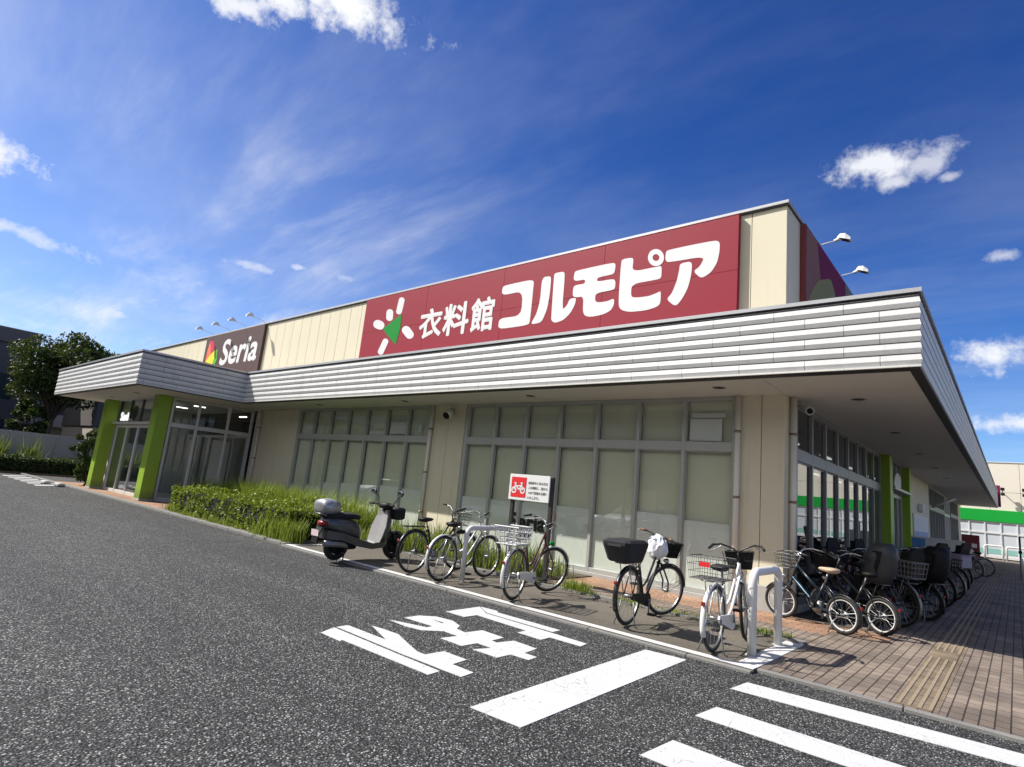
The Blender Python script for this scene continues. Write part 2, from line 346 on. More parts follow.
# ------------------------------------------------------------------ mesh helpers
class MB:
    def __init__(s): s.v = []; s.f = []; s.m = []; s.sm = []
    def add(s, vs, fs, mi=0, smooth=False):
        o = len(s.v); s.v.extend([tuple(p) for p in vs])
        for f in fs: s.f.append(tuple(i+o for i in f)); s.m.append(mi); s.sm.append(smooth)
        return s
    def box(s, x0, x1, y0, y1, z0, z1, mi=0):
        if x0 > x1: x0, x1 = x1, x0
        if y0 > y1: y0, y1 = y1, y0
        if z0 > z1: z0, z1 = z1, z0
        vs = [(x0,y0,z0),(x1,y0,z0),(x1,y1,z0),(x0,y1,z0),(x0,y0,z1),(x1,y0,z1),(x1,y1,z1),(x0,y1,z1)]
        return s.add(vs, [(0,3,2,1),(4,5,6,7),(0,1,5,4),(1,2,6,5),(2,3,7,6),(3,0,4,7)], mi)
    def cbox(s, x0, x1, y0, y1, z0, z1, c=.01, mi=0):
        # a box with chamfered edges
        rings = []
        def ring(i, z): return [(x0+i+c, y0+i, z), (x1-i-c, y0+i, z), (x1-i, y0+i+c, z), (x1-i, y1-i-c, z), (x1-i-c, y1-i, z), (x0+i+c, y1-i, z), (x0+i, y1-i-c, z), (x0+i, y0+i+c, z)]
        return s.loft([ring(c, z0), ring(0, z0+c), ring(0, z1-c), ring(c, z1)], mi=mi)
    def loft(s, rings, cap=True, closed=True, mi=0, smooth=False):
        n = len(rings[0]); vs = [p for r in rings for p in r]; fs = []
        for i in range(len(rings)-1):
            for j in range(n if closed else n-1):
                k = (j+1) % n
                fs.append((i*n+j, i*n+k, (i+1)*n+k, (i+1)*n+j))
        if cap:
            fs.append(tuple(reversed(range(n)))); fs.append(tuple((len(rings)-1)*n+j for j in range(n)))
        return s.add(vs, fs, mi, smooth)
    def tube(s, path, r, n=8, closed=False, mi=0):
        P = [Vector(p) for p in path]; L = len(P); rad = r if isinstance(r, (list, tuple)) else [r]*L
        rings = []; prev = None
        for i, p in enumerate(P):
            if closed: t = (P[(i+1) % L]-P[i-1])
            else: t = (P[min(i+1, L-1)]-P[max(i-1, 0)])
            if t.length < 1e-9: t = Vector((0, 0, 1))
            t.normalize()
            if prev is None:
                a = Vector((0, 0, 1)) if abs(t.z) < .9 else Vector((1, 0, 0))
                nrm = (a - t*a.dot(t)).normalized()
            else:
                nrm = prev - t*prev.dot(t)
                nrm = nrm.normalized() if nrm.length > 1e-6 else prev
            prev = nrm; b = t.cross(nrm)
            rings.append([tuple(p + (nrm*math.cos(2*PI*k/n) + b*math.sin(2*PI*k/n))*rad[i]) for k in range(n)])
        if closed: rings.append(rings[0])
        return s.loft(rings, cap=not closed, mi=mi, smooth=n > 4)
    def disc(s, c, axis, r, th, n=16, mi=0):
        a = Vector(axis).normalized(); c = Vector(c)
        return s.tube([c - a*th/2, c + a*th/2], r, n, mi=mi)
    def ell(s, c, rx, ry, rz, nu=14, nv=9, mi=0):
        rings = []
        for i in range(nv+1):
            t = PI*i/nv; z = -math.cos(t); q = max(math.sin(t), .02)
            rings.append([(c[0]+rx*q*math.cos(2*PI*k/nu), c[1]+ry*q*math.sin(2*PI*k/nu), c[2]+rz*z) for k in range(nu)])
        return s.loft(rings, mi=mi, smooth=True)
    def poly(s, pts, holes, tr, depth, mi=0):
        # flat shape with thickness; tr maps (u, v, d) to 3D, d = 0 is the front
        loops = [[(p[0], p[1], 0) for p in pts]] + [[(p[0], p[1], 0) for p in h] for h in holes]
        tris = tessellate_polygon([[Vector(p) for p in l] for l in loops])
        flat = [p for l in loops for p in l]; n = len(flat)
        vs = [tr(p[0], p[1], 0) for p in flat] + [tr(p[0], p[1], depth) for p in flat]
        fs = [tuple(t) for t in tris]
        i = 0
        for l in loops:
            for k in range(len(l)):
                a = i+k; b = i+(k+1) % len(l); fs.append((a, b, n+b, n+a))
            i += len(l)
        return s.add(vs, fs, mi)
    def mapv(s, fn): s.v = [tuple(fn(Vector(p))) for p in s.v]; return s
    def build(s, name, mats, parent=None, world=False):
        me = bpy.data.meshes.new(name)
        off = Vector((0, 0, 0))
        if world and parent is not None: off = Vector(ROOT.get(parent.name, (0, 0, 0)))
        me.from_pydata([tuple(Vector(p)-off) for p in s.v] if off.length else s.v, [], s.f)
        if isinstance(mats, str): mats = [mats]
        for m in mats: me.materials.append(MATS[m])
        me.polygons.foreach_set('material_index', s.m); me.polygons.foreach_set('use_smooth', s.sm)
        me.update()
        o = bpy.data.objects.new(name, me); COL.objects.link(o)
        if parent is not None:
            o.parent = parent
            if parent.name in ROOT: ROOT[o.name] = ROOT[parent.name]
        return o
ROOT = {}
def thing(name, label, cat, loc=(0, 0, 0), rz=0.0, group=None):
    o = bpy.data.objects.new(name, None); COL.objects.link(o); o.empty_display_size = .2
    o.location = loc; o.rotation_euler = (0, 0, rz); ROOT[o.name] = tuple(loc)
    o['label'] = label; o['category'] = cat
    if group: o['group'] = group
    return o
def tag(o, label, cat, group=None, kind=None):
    o['label'] = label; o['category'] = cat
    if group: o['group'] = group
    if kind: o['kind'] = kind
    return o
def struct(o): o['kind'] = 'structure'; return o
def copy_tree(o, parent=None):
    c = o.copy(); COL.objects.link(c)
    if parent is not None: c.parent = parent
    for ch in list(o.children): copy_tree(ch, c)
    return c
def lerp(a, b, t): return a+(b-a)*t
def chaikin(p, it=2, q=.22):
    for _ in range(it):
        o = []
        for i in range(len(p)):
            a, b = p[i], p[(i+1) % len(p)]
            o.append((lerp(a[0], b[0], q), lerp(a[1], b[1], q))); o.append((lerp(a[0], b[0], 1-q), lerp(a[1], b[1], 1-q)))
        p = o
    return p
def text_mb(body, rect, tr, depth=.004, offset=0.0, shear=0.0, mi=0, spacing=1.0, bold=0.0):
    # writes body into rect = (u0, v0, u1, v1); tr maps (u, v, d) to 3D
    c = bpy.data.curves.new('lettering', 'FONT'); c.body = body; c.offset = offset; c.shear = shear; c.space_character = spacing; c.resolution_u = 4
    c.fill_mode = 'FRONT'
    o = bpy.data.objects.new('lettering', c); COL.objects.link(o)
    dg = bpy.context.evaluated_depsgraph_get()
    me = bpy.data.meshes.new_from_object(o.evaluated_get(dg))
    vs = [v.co.copy() for v in me.vertices]; fs = [tuple(p.vertices) for p in me.polygons]
    bpy.data.objects.remove(o); bpy.data.meshes.remove(me); bpy.data.curves.remove(c)
    mb = MB()
    if not vs: return mb
    x0 = min(v.x for v in vs); x1 = max(v.x for v in vs); y0 = min(v.y for v in vs); y1 = max(v.y for v in vs)
    f = lambda v: (lerp(rect[0], rect[2], (v.x-x0)/(x1-x0)), lerp(rect[1], rect[3], (v.y-y0)/(y1-y0)))
    top = [tr(*f(v), 0) for v in vs]; bot = [tr(*f(v), depth) for v in vs]; n = len(vs)
    ed = {}
    for p in fs:
        for i in range(len(p)):
            a, b = p[i], p[(i+1) % len(p)]; ed[(a, b)] = ed.get((a, b), 0)+1
    out = list(fs)
    for (a, b) in ed:
        if (b, a) not in ed: out.append((b, a, n+a, n+b))
    mb.add(top+bot, out, mi)
    if bold:                                   # heavier strokes: overlapping copies, each a hair behind the last
        for k in range(8):
            a = 2*PI*k/8; du, dv, dd = bold*math.cos(a), bold*math.sin(a), .0004*(k+1)
            mb.add([tr(f(v)[0]+du, f(v)[1]+dv, dd) for v in vs]+[tr(f(v)[0]+du, f(v)[1]+dv, depth+dd) for v in vs], out, mi)
    return mb
def front(Y): return lambda u, v, d: (u, Y+d, v)          # a face looking towards -Y
def side(X): return lambda u, v, d: (X-d, u, v)           # a face looking towards +X
def flat(Z): return lambda u, v, d: (u, v, Z-d)
SIGN = {"ko": [[-9.278, 6.447], [-8.484, 6.457], [-8.367, 6.4], [-8.368, 6.285], [-8.373, 5.445], [-8.403, 5.33], [-9.265, 5.331], [-9.369, 5.392], [-9.359, 5.553], [-9.278, 5.605], [-8.658, 5.594], [-8.687, 6.208], [-9.261, 6.197], [-9.365, 6.258], [-9.354, 6.415]], "ru1": [[-8.069, 6.458], [-7.883, 6.443], [-7.859, 6.35], [-7.859, 6.025], [-7.892, 5.677], [-8.002, 5.4], [-8.081, 5.345], [-8.353, 5.336], [-8.199, 5.571], [-8.127, 5.887], [-8.13, 6.366]], "ru2": [[-7.769, 6.495], [-7.529, 6.493], [-7.475, 6.43], [-7.47, 5.563], [-7.346, 5.66], [-7.282, 5.81], [-7.112, 5.807], [-7.13, 5.658], [-7.23, 5.474], [-7.413, 5.328], [-7.644, 5.288], [-7.755, 5.37], [-7.76, 5.543], [-7.783, 6.426]], "mo": [[-7.158, 6.448], [-6.225, 6.459], [-6.161, 6.403], [-6.178, 6.225], [-6.234, 6.192], [-6.596, 6.189], [-6.601, 6.09], [-6.197, 6.087], [-6.14, 6.028], [-6.139, 5.866], [-6.208, 5.839], [-6.616, 5.832], [-6.615, 5.667], [-6.549, 5.614], [-6.308, 5.606], [-6.147, 5.652], [-6.137, 5.517], [-6.203, 5.393], [-6.405, 5.323], [-6.708, 5.313], [-6.849, 5.358], [-6.908, 5.46], [-6.92, 5.806], [-7.132, 5.816], [-7.215, 5.868], [-7.214, 6.068], [-7.146, 6.108], [-6.914, 6.098], [-6.91, 6.199], [-7.155, 6.201], [-7.225, 6.253], [-7.214, 6.412]], "pi": [[-5.992, 6.49], [-5.791, 6.483], [-5.743, 6.441], [-5.759, 6.166], [-5.171, 6.173], [-5.102, 6.17], [-5.095, 5.927], [-5.156, 5.897], [-5.752, 5.899], [-5.751, 5.62], [-5.621, 5.585], [-5.349, 5.575], [-5.166, 5.618], [-5.09, 5.647], [-5.086, 5.394], [-5.15, 5.328], [-5.385, 5.284], [-5.768, 5.299], [-5.971, 5.373], [-6.037, 5.503], [-6.036, 6.444]], "a1": [[-4.978, 6.486], [-4.023, 6.482], [-3.942, 6.415], [-3.945, 6.231], [-3.984, 6.022], [-4.094, 5.849], [-4.278, 5.761], [-4.442, 5.937], [-4.311, 6.011], [-4.223, 6.2], [-4.965, 6.216], [-5.03, 6.275], [-5.028, 6.445]], "a2": [[-4.717, 6.148], [-4.471, 6.15], [-4.474, 5.893], [-4.535, 5.608], [-4.648, 5.405], [-4.766, 5.275], [-4.966, 5.452], [-4.855, 5.56], [-4.766, 5.795], [-4.726, 6.014]], "ring_o": [[-5.059, 6.337], [-5.063, 6.291], [-5.078, 6.25], [-5.103, 6.218], [-5.138, 6.196], [-5.179, 6.186], [-5.225, 6.188], [-5.271, 6.203], [-5.315, 6.229], [-5.354, 6.266], [-5.385, 6.31], [-5.406, 6.358], [-5.415, 6.408], [-5.411, 6.455], [-5.396, 6.497], [-5.369, 6.529], [-5.334, 6.551], [-5.291, 6.561], [-5.245, 6.558], [-5.199, 6.542], [-5.155, 6.514], [-5.117, 6.477], [-5.087, 6.433], [-5.068, 6.386]], "ring_i": [[-5.16, 6.357], [-5.161, 6.339], [-5.168, 6.322], [-5.179, 6.31], [-5.194, 6.301], [-5.211, 6.297], [-5.231, 6.298], [-5.25, 6.305], [-5.269, 6.316], [-5.285, 6.33], [-5.298, 6.348], [-5.307, 6.368], [-5.311, 6.387], [-5.309, 6.406], [-5.303, 6.422], [-5.291, 6.435], [-5.276, 6.444], [-5.259, 6.448], [-5.239, 6.446], [-5.219, 6.44], [-5.201, 6.429], [-5.185, 6.414], [-5.172, 6.396], [-5.163, 6.377]], "petal0": [[-14.167, 6.117], [-14.089, 6.077], [-14.032, 6.025], [-14.004, 5.969], [-14.01, 5.918], [-14.048, 5.878], [-14.113, 5.856], [-14.196, 5.856], [-14.283, 5.877], [-14.412, 5.923], [-14.492, 5.962], [-14.551, 6.015], [-14.58, 6.072], [-14.575, 6.125], [-14.535, 6.165], [-14.468, 6.186], [-14.383, 6.186], [-14.294, 6.164]], "petal1": [[-13.64, 6.156], [-13.648, 6.118], [-13.68, 6.09], [-13.732, 6.075], [-13.794, 6.078], [-13.859, 6.096], [-13.917, 6.128], [-13.958, 6.169], [-13.975, 6.212], [-13.995, 6.373], [-13.987, 6.412], [-13.954, 6.441], [-13.902, 6.454], [-13.838, 6.451], [-13.773, 6.431], [-13.716, 6.399], [-13.676, 6.358], [-13.659, 6.315]], "petal2": [[-13.253, 6.28], [-13.268, 6.25], [-13.302, 6.232], [-13.35, 6.226], [-13.403, 6.234], [-13.455, 6.255], [-13.497, 6.286], [-13.523, 6.322], [-13.528, 6.357], [-13.474, 6.699], [-13.458, 6.729], [-13.424, 6.747], [-13.376, 6.752], [-13.322, 6.743], [-13.271, 6.721], [-13.229, 6.689], [-13.204, 6.653], [-13.199, 6.618]], "petal3": [[-12.625, 5.614], [-12.584, 5.566], [-12.569, 5.517], [-12.583, 5.473], [-12.624, 5.441], [-12.685, 5.425], [-12.758, 5.429], [-12.832, 5.452], [-12.895, 5.491], [-13.077, 5.64], [-13.12, 5.689], [-13.136, 5.74], [-13.121, 5.785], [-13.079, 5.818], [-13.015, 5.832], [-12.94, 5.827], [-12.866, 5.803], [-12.803, 5.763]], "petal4": [[-13.864, 5.105], [-13.889, 5.079], [-13.932, 5.064], [-13.985, 5.063], [-14.04, 5.075], [-14.09, 5.099], [-14.127, 5.131], [-14.144, 5.167], [-14.139, 5.2], [-13.978, 5.508], [-13.953, 5.533], [-13.91, 5.547], [-13.857, 5.548], [-13.802, 5.535], [-13.753, 5.51], [-13.717, 5.477], [-13.701, 5.442], [-13.706, 5.409]], "tri": [[-13.253, 6.223], [-13.218, 5.794], [-13.332, 5.308], [-13.687, 5.562], [-14.054, 5.861], [-13.649, 6.05]], "leaf_orange": [[-26.705, 6.692], [-26.545, 6.447], [-26.368, 6.101], [-26.817, 5.785], [-26.796, 6.261]], "leaf_crimson": [[-26.699, 6.7], [-26.32, 6.684], [-25.986, 6.295], [-26.352, 6.108], [-26.535, 6.447]], "leaf_yellow": [[-26.807, 5.763], [-26.414, 6.056], [-26.01, 6.244], [-25.932, 5.863], [-26.014, 5.593]], "leaf_green": [[-25.99, 6.242], [-25.733, 6.244], [-25.599, 5.797], [-25.777, 5.52], [-25.991, 5.583], [-25.912, 5.861]]}
ROAD = {"re1": [[-5.078, 3.38], [-5.19, 3.596], [-4.104, 3.583], [-3.626, 3.586], [-3.609, 3.443], [-4.771, 3.415], [-4.745, 3.373]], "re2": [[-5.194, 3.631], [-5.204, 3.769], [-4.578, 3.775], [-5.084, 3.978], [-4.918, 4.001], [-4.687, 4.007], [-4.414, 3.891], [-4.142, 3.785], [-4.038, 3.787], [-4.031, 4.008], [-3.736, 4.011], [-3.707, 3.806], [-3.451, 3.802], [-3.43, 3.635], [-3.671, 3.628], [-3.866, 3.627], [-4.105, 3.619]], "ma": [[-5.219, 4.302], [-5.002, 4.381], [-4.773, 4.457], [-4.786, 4.55], [-5.224, 4.52], [-5.234, 4.739], [-5.11, 4.896], [-4.878, 4.935], [-4.667, 4.841], [-4.583, 4.712], [-4.429, 4.682], [-4.41, 4.93], [-4.086, 4.913], [-4.071, 4.706], [-3.992, 4.696], [-3.952, 4.919], [-3.639, 4.896], [-3.605, 4.66], [-3.454, 4.663], [-3.438, 4.514], [-3.639, 4.504], [-3.642, 4.304], [-3.94, 4.301], [-3.885, 4.502], [-4.073, 4.497], [-4.079, 4.289], [-4.387, 4.293], [-4.362, 4.511], [-4.566, 4.516], [-4.705, 4.327], [-4.914, 4.281]], "ma_hole": [[-5.014, 4.752], [-4.986, 4.767], [-4.857, 4.779], [-4.828, 4.731]], "to1": [[-5.283, 5.829], [-4.998, 5.848], [-4.963, 5.786], [-3.99, 5.785], [-3.985, 5.633], [-4.992, 5.635]], "to2": [[-5.263, 5.196], [-5.289, 5.815], [-4.972, 5.599], [-4.0, 5.583], [-3.484, 5.56], [-3.461, 5.409], [-3.847, 5.397], [-3.838, 5.222], [-4.167, 5.228], [-4.166, 5.387], [-4.956, 5.421], [-4.955, 5.193]]}
# ================================================================== the ground
mb = MB(); mb.add([(-420, -420, 0), (420, -420, 0), (420, 420, 0), (-420, 420, 0)], [(0, 1, 2, 3)]); struct(mb.build('road', 'asphalt'))
PZ = .03
struct(MB().box(-11.05, -2.20, 6.335, 8.02, -.05, PZ).build('pavement', 'bay_asphalt'))
struct(MB().box(-1.99, 14, 6.36, 57.9, -.05, PZ).build('pavement', 'walk_pavers'))
struct(MB().box(-6.25, -1.992, 9.02, 10.05, -.05, PZ+.003).build('pavement', 'orange_pavers'))
struct(MB().box(-6.25, -1.992, 8.17, 9.018, -.05, PZ+.003).build('pavement', 'walk_pavers'))
struct(MB().box(-1.992, -1.35, 9.45, 10.05, PZ+.001, PZ+.005).build('pavement', 'orange_pavers'))
struct(MB().box(-31, -21.0, 6.40, 10.05, -.05, PZ).build('pavement', 'orange_pavers'))
struct(MB().box(-20.99, -18.3, 6.40, 8.0, -.05, PZ).build('pavement', 'orange_pavers'))
struct(MB().box(-18.29, -11.06, 6.40, 8.02, -.05, PZ+.02).build('soil', 'soil'))
struct(MB().box(-20.9, -6.26, 8.16, 10.05, -.05, PZ+.02).build('soil', 'soil'))
struct(MB().box(-16.75, -1.995, 8.025, 8.155, -.05, PZ+.03).build('kerb', 'kerb_concrete'))
mb = MB()
x = -1.99
while x < 14: mb.cbox(x+.004, min(x+1.2, 14)-.004, 6.285, 6.356, -.05, PZ+.002, .006); x += 1.2
struct(mb.build('kerb', 'kerb_concrete'))
mb = MB()
x = -11.05
while x < -2.02: mb.cbox(x+.003, min(x+1.2, -1.995)-.003, 6.135, 6.205, -.05, PZ-.004, .006); x += 1.2
x = -40
while x < -11.1: mb.cbox(x+.004, min(x+.6, -11.06)-.004, 6.22, 6.39, -.05, .055, .008); x += .6
struct(mb.build('kerb', 'kerb_concrete'))
# painted lines
struct(MB().box(-11.05, -1.995, 6.208, 6.333, -.05, PZ).build('pavement', 'bay_asphalt'))
mb = MB(); mb.box(-11.03, -2.0, 6.215, 6.33, PZ+.002, PZ+.006); struct(mb.build('road_marking', 'line_paint'))
struct(MB().box(-2.198, -1.996, 6.335, 8.02, PZ-.04, PZ+.006).build('road_marking', 'line_paint'))
struct(MB().box(-11.03, -10.9, 6.34, 7.3, PZ+.001, PZ+.005).build('road_marking', 'line_paint'))
def ground_poly(p, holes=()):
    m = MB(); m.poly(p, list(holes), flat(.005), .004); return m
def quad(p): return ground_poly(p)
struct(quad([(-2.935, 3.23), (-2.50, 3.26), (-2.585, 6.02), (-3.02, 5.97)]).build('road_marking', 'road_paint'))
for x0, y0, y1, sl in ((-1.95, 5.475, 5.82, .09), (-1.87, 4.54, 4.885, .01), (-1.80, 3.56, 3.955, 0), (-1.76, 2.55, 2.93, 0), (-1.76, 1.55, 1.92, 0)):
    struct(quad([(x0, y0), (4.5, y0+sl*6.4), (4.5, y1+sl*6.4), (x0+.03, y1)]).build('road_marking', 'road_paint'))
for key in ('re1', 're2', 'ma', 'to1', 'to2'):
    struct(ground_poly(ROAD[key], [ROAD['ma_hole']] if key == 'ma' else []).build('road_marking', 'road_paint'))
mb = MB()
for i in range(6):
    x = -27.8-i*1.25
    mb.poly([(x, 5.2), (x+.5, 5.2), (x-.4, 6.15), (x-.9, 6.15)], [], flat(.005), .004)
struct(mb.build('road_marking', 'road_paint'))
# tactile strip with raised bars
mb = MB(); mb.box(-.88, -.56, 6.40, 48, PZ, PZ+.004)
y = 6.42
while y < 30:
    if not (9.1 < y < 9.5):
        for k in range(4): mb.cbox(-.855+k*.075, -.825+k*.075, y+.004, y+.296, PZ+.002, PZ+.010, .003, mi=1)
    y += .30
struct(mb.build('tactile_paving', ['tactile_pavers', 'tactile_bar']))

# ================================================================== the store
YW, XW = 10.05, -2.80
B = thing('store_building', 'long single storey cream store with ribbed white canopy, green pillars and wide shaded windows', 'building', (-15, 10.05, 0))
def bp(name, m, mats, parent=B): return m.build(name, mats, parent, world=True)
# cream wall panels, each a slab with a fine open joint
def panels_front(m, x0, x1, z0, z1, w, y0=YW, y1=YW+.12):
    n = max(1, round((x1-x0)/w)); w = (x1-x0)/n
    for i in range(n): m.cbox(x0+i*w+.005, x0+(i+1)*w-.005, y0, y1, z0, z1, .004)
def panels_side(m, ya, yb, z0, z1, w, x1=XW, x0=XW-.12):
    n = max(1, round((yb-ya)/w)); w = (yb-ya)/n
    for i in range(n): m.cbox(x0, x1, ya+i*w+.005, ya+(i+1)*w-.005, z0, z1, .004)
m = MB()
panels_front(m, -36, XW, 4.3, 6.93, .6)
for a, b in ((-36, -27.7), (-21.3, -18.25), (-11.46, -10.25)): panels_front(m, a, b, .3, 3.53, .6)
panels_front(m, -3.545, XW, .42, 3.53, .38)
panels_side(m, YW+.13, 50, 4.3, 6.93, .6)
panels_side(m, YW+.122, 10.66, .42, 3.53, .6); panels_side(m, 23.45, 31.1, .3, 3.53, .6); panels_side(m, 47.6, 50, .3, 3.53, .6)
bp('wall', m, 'cream_panel')
for x0, x1, y0, y1, z in ((-36, -27.7, YW-.03, YW+.14, .30), (-21.3, -18.25, YW-.03, YW+.14, .30), (-11.46, -10.25, YW-.03, YW+.14, .30), (-3.52, XW+.03, YW-.03, YW+.14, .42), (XW-.12, XW+.03, YW+.145, 10.66, .42), (XW-.12, XW+.03, 23.45, 31.1, .30), (XW-.12, XW+.03, 47.6, 50, .30)):
    m = MB(); m.cbox(x0, x1, y0, y1, 0, z, .01); bp('plinth', m, 'concrete')
m = MB(); m.box(-36, XW-.13, YW+.125, YW+.22, 3.56, 6.9); m.box(XW-.2, XW-.13, YW+.23, 50, 3.56, 6.9)
for a, b in ((-36, -27.7), (-21.3, -18.25), (-11.46, -10.25), (-3.5, XW-.13)): m.box(a, b, YW+.125, YW+.2, 0.02, 3.5)
m.box(XW-.22, XW-.13, YW+.21, 10.66, .02, 3.5); m.box(XW-.22, XW-.13, 23.45, 31.1, .02, 3.5); m.box(XW-.22, XW-.13, 47.6, 50, .02, 3.5)
bp('wall_backing', m, 'joint_dark')
m = MB(); m.box(-36, XW-.21, YW+.23, 50, 6.3, 6.4); bp('roof', m, 'concrete')  # unseen slab, added to block daylight from the shop
m = MB(); m.cbox(-36, XW+.04, YW-.06, YW+.28, 6.945, 7.005, .006); m.cbox(XW-.25, XW+.04, YW+.285, 50, 6.945, 7.005, .006); cap = bp('parapet_cap', m, 'cap_metal')
m = MB(); m.box(-36, XW+.02, YW-.035, YW+.25, 6.915, 6.943); m.box(XW-.22, XW+.02, YW+.26, 50, 6.915, 6.943); bp('cap_flashing', m, 'cap_dark', cap)
# canopy: ribbed fascia swept round the plan, mitred at the corners
PATH = [(-29.3, 9.9), (-29.3, 5.43), (-19.42, 5.43), (-19.42, 8.61), (-.79, 8.61), (-.79, 50)]
def sweep(m, prof, path=PATH, mi=0):
    rings = []
    for i, p in enumerate(path):
        p = Vector(p); ns = []
        for a, b in ((i-1, i), (i, i+1)):
            if a < 0 or b >= len(path): continue
            t = (Vector(path[b])-Vector(path[a])).normalized(); ns.append(Vector((t.y, -t.x)))
        if len(ns) == 2: mt = (ns[0]+ns[1]); mt = mt/ (1+ns[0].dot(ns[1]))
        else: mt = ns[0]
        rings.append([(p.x+mt.x*d, p.y+mt.y*d, z) for d, z in prof])
    n = len(prof); vs = [q for r in rings for q in r]; fs = []
    for i in range(len(rings)-1):
        for j in range(n):
            k = (j+1) % n; fs.append((i*n+j, (i+1)*n+j, (i+1)*n+k, i*n+k))
    m.add(vs, fs, mi)
prof = [(-.10, 3.535), (-.012, 3.535), (-.012, 3.56)]
z = 3.56
for k in range(6):
    prof += [(-.020, z+.002), (0.0, z+.062), (-.015, z+.137), (-.07, z+.1375), (-.07, z+.1525)]
    z += .153
prof += [(-.024, z+.002), (-.024, z+.012), (-.10, z+.012)]
# each course: down-tilted grey ledge below, up-tilted white face above
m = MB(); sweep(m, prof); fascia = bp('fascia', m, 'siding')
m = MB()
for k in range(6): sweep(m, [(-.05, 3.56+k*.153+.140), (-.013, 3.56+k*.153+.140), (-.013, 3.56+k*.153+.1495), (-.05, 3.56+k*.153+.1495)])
bp('shade_strip', m, 'cap_dark', fascia)  # dark strips stand in for the shade in each course's groove
m = MB(); sweep(m, [(-.14, 4.490), (-.02, 4.490), (-.02, 4.515), (-.14, 4.515)]); bp('drip_strip', m, 'cap_dark', fascia)
m = MB(); sweep(m, [(-.30, 4.517), (.018, 4.517), (.018, 4.572), (-.30, 4.580)]); bp('fascia_cap', m, 'cap_metal', fascia)
m = MB(); sweep(m, [(-.15, 3.508), (-.030, 3.516), (-.030, 3.533), (-.15, 3.533)]); bp('soffit_edge', m, 'cap_dark', fascia)
m = MB()
def soff(x0, x1, y0, y1, n, alongx=True):
    for i in range(n):
        if alongx: m.box(lerp(x0, x1, i/n)+.003, lerp(x0, x1, (i+1)/n)-.003, y0, y1, 3.512, 3.53)
        else: m.box(x0, x1, lerp(y0, y1, i/n)+.003, lerp(y0, y1, (i+1)/n)-.003, 3.512, 3.53)
soff(-29.18, -19.54, 5.55, 8.727, 3); soff(-29.18, XW, 8.733, YW, 8); soff(XW+.006, -.93, 8.733, 49.9, 13, False); m.box(-29.18, -.93, 8.60, 8.72, 3.531, 3.545); m.box(-29.1, -19.6, 5.6, YW, 3.532, 3.55); m.box(-19.5, XW, 8.73, YW, 3.532, 3.55); m.box(XW+.01, -1, 8.73, 49.9, 3.532, 3.55)
soffit = bp('soffit', m, 'soffit_paint')
m = MB(); m.box(-29.1, -19.6, 5.6, 8.8, 4.40, 4.46); m.box(-29.1, -2.85, 8.8, YW-.08, 4.40, 4.46); m.box(-2.7, -1.0, 8.8, 49.9, 4.40, 4.46); bp('canopy_roof', m, 'concrete')
for x, y in ((-3.62, 9.29), (-7.65, 9.32), (-11.82, 9.34), (-15.9, 9.36), (-1.84, 10.62), (-1.85, 14.54), (-1.85, 18.6), (-1.85, 22.6), (-1.85, 26.6), (-25.6, 6.5), (-22.2, 6.3)):
    m = MB(); m.tube([(x, y, 3.506), (x, y, 3.511)], [.115, .115], 20, mi=0); m.tube([(x, y, 3.503), (x, y, 3.5058)], [.09, .09], 18, mi=1)
    bp('downlight', m, ['alu', 'cap_dark'], soffit)

# window banks ------------------------------------------------------
def bank(x0, x1, n, blind_z, decal=None):
    w = MB(); st = (x1-x0)/n
    f = MB(); D0, D1 = YW-.02, YW+.09
    for i in range(n+1):
        c = x0+i*st; h = .035 if 0 < i < n else .05
        f.cbox(c-h, c+h, D0, D1, .11, 3.51, .005)
    for i in range(n):
        a, b = x0+i*st+(.035 if i else .05), x0+(i+1)*st-(.035 if i < n-1 else .05)
        for z0, z1, dy in ((.11, .19, 0), (2.53, 2.70, -.004), (3.45, 3.51, 0)): f.cbox(a, b, D0+.004+dy, D1-.004, z0, z1, .004)
        for z0, z1 in ((.19, 2.53), (2.70, 3.45)):       # inner sash lines
            f.box(a, a+.018, YW+.015, YW+.05, z0, z1); f.box(b-.018, b, YW+.015, YW+.05, z0, z1)
            f.box(a+.018, b-.018, YW+.015, YW+.05, z1-.02, z1)
    fr = bp('window', f, 'alu')
    s = MB(); s.cbox(x0-.05, x1+.05, YW-.06, YW+.12, 0, .108, .008); bp('sill', s, 'concrete', fr)
    g = MB(); bl = MB(); fl = MB(); rnd = random.Random(int(-x0*10))
    for i in range(n):
        a, b = x0+i*st+.055, x0+(i+1)*st-.055
        g.box(a, b, YW+.028, YW+.036, .19, 2.53); g.box(a, b, YW+.028, YW+.036, 2.70, 3.43)
        bl.box(a-.03, b+.03, YW+.115, YW+.12, 2.60, 3.5)
        zb = blind_z[i]; dz = rnd.uniform(-.02, .02)
        wav = [(a-.03+(b-a+.06)*t/6, YW+.112+rnd.uniform(-.006, .006)) for t in range(7)]
        for (xa, ya), (xb, yb) in zip(wav, wav[1:]):
            ta, tb = (xa-a)/(b-a), (xb-a)/(b-a)
            bl.add([(xa, ya, zb+dz*ta), (xb, yb, zb+dz*tb), (xb, yb, 2.6), (xa, ya, 2.6), (xa, ya+.004, zb+dz*ta), (xb, yb+.004, zb+dz*tb), (xb, yb+.004, 2.6), (xa, ya+.004, 2.6)], [(0, 1, 2, 3), (7, 6, 5, 4), (0, 4, 5, 1), (2, 6, 7, 3), (1, 5, 6, 2), (0, 3, 7, 4)])
        fl.box(a, b, YW+.040, YW+.043, .19, zb+.06)
    bp('pane', g, 'glass', fr); bp('blind', bl, 'blind_green', fr); bp('frosted_film', fl, 'film_white', fr)
    return fr, st
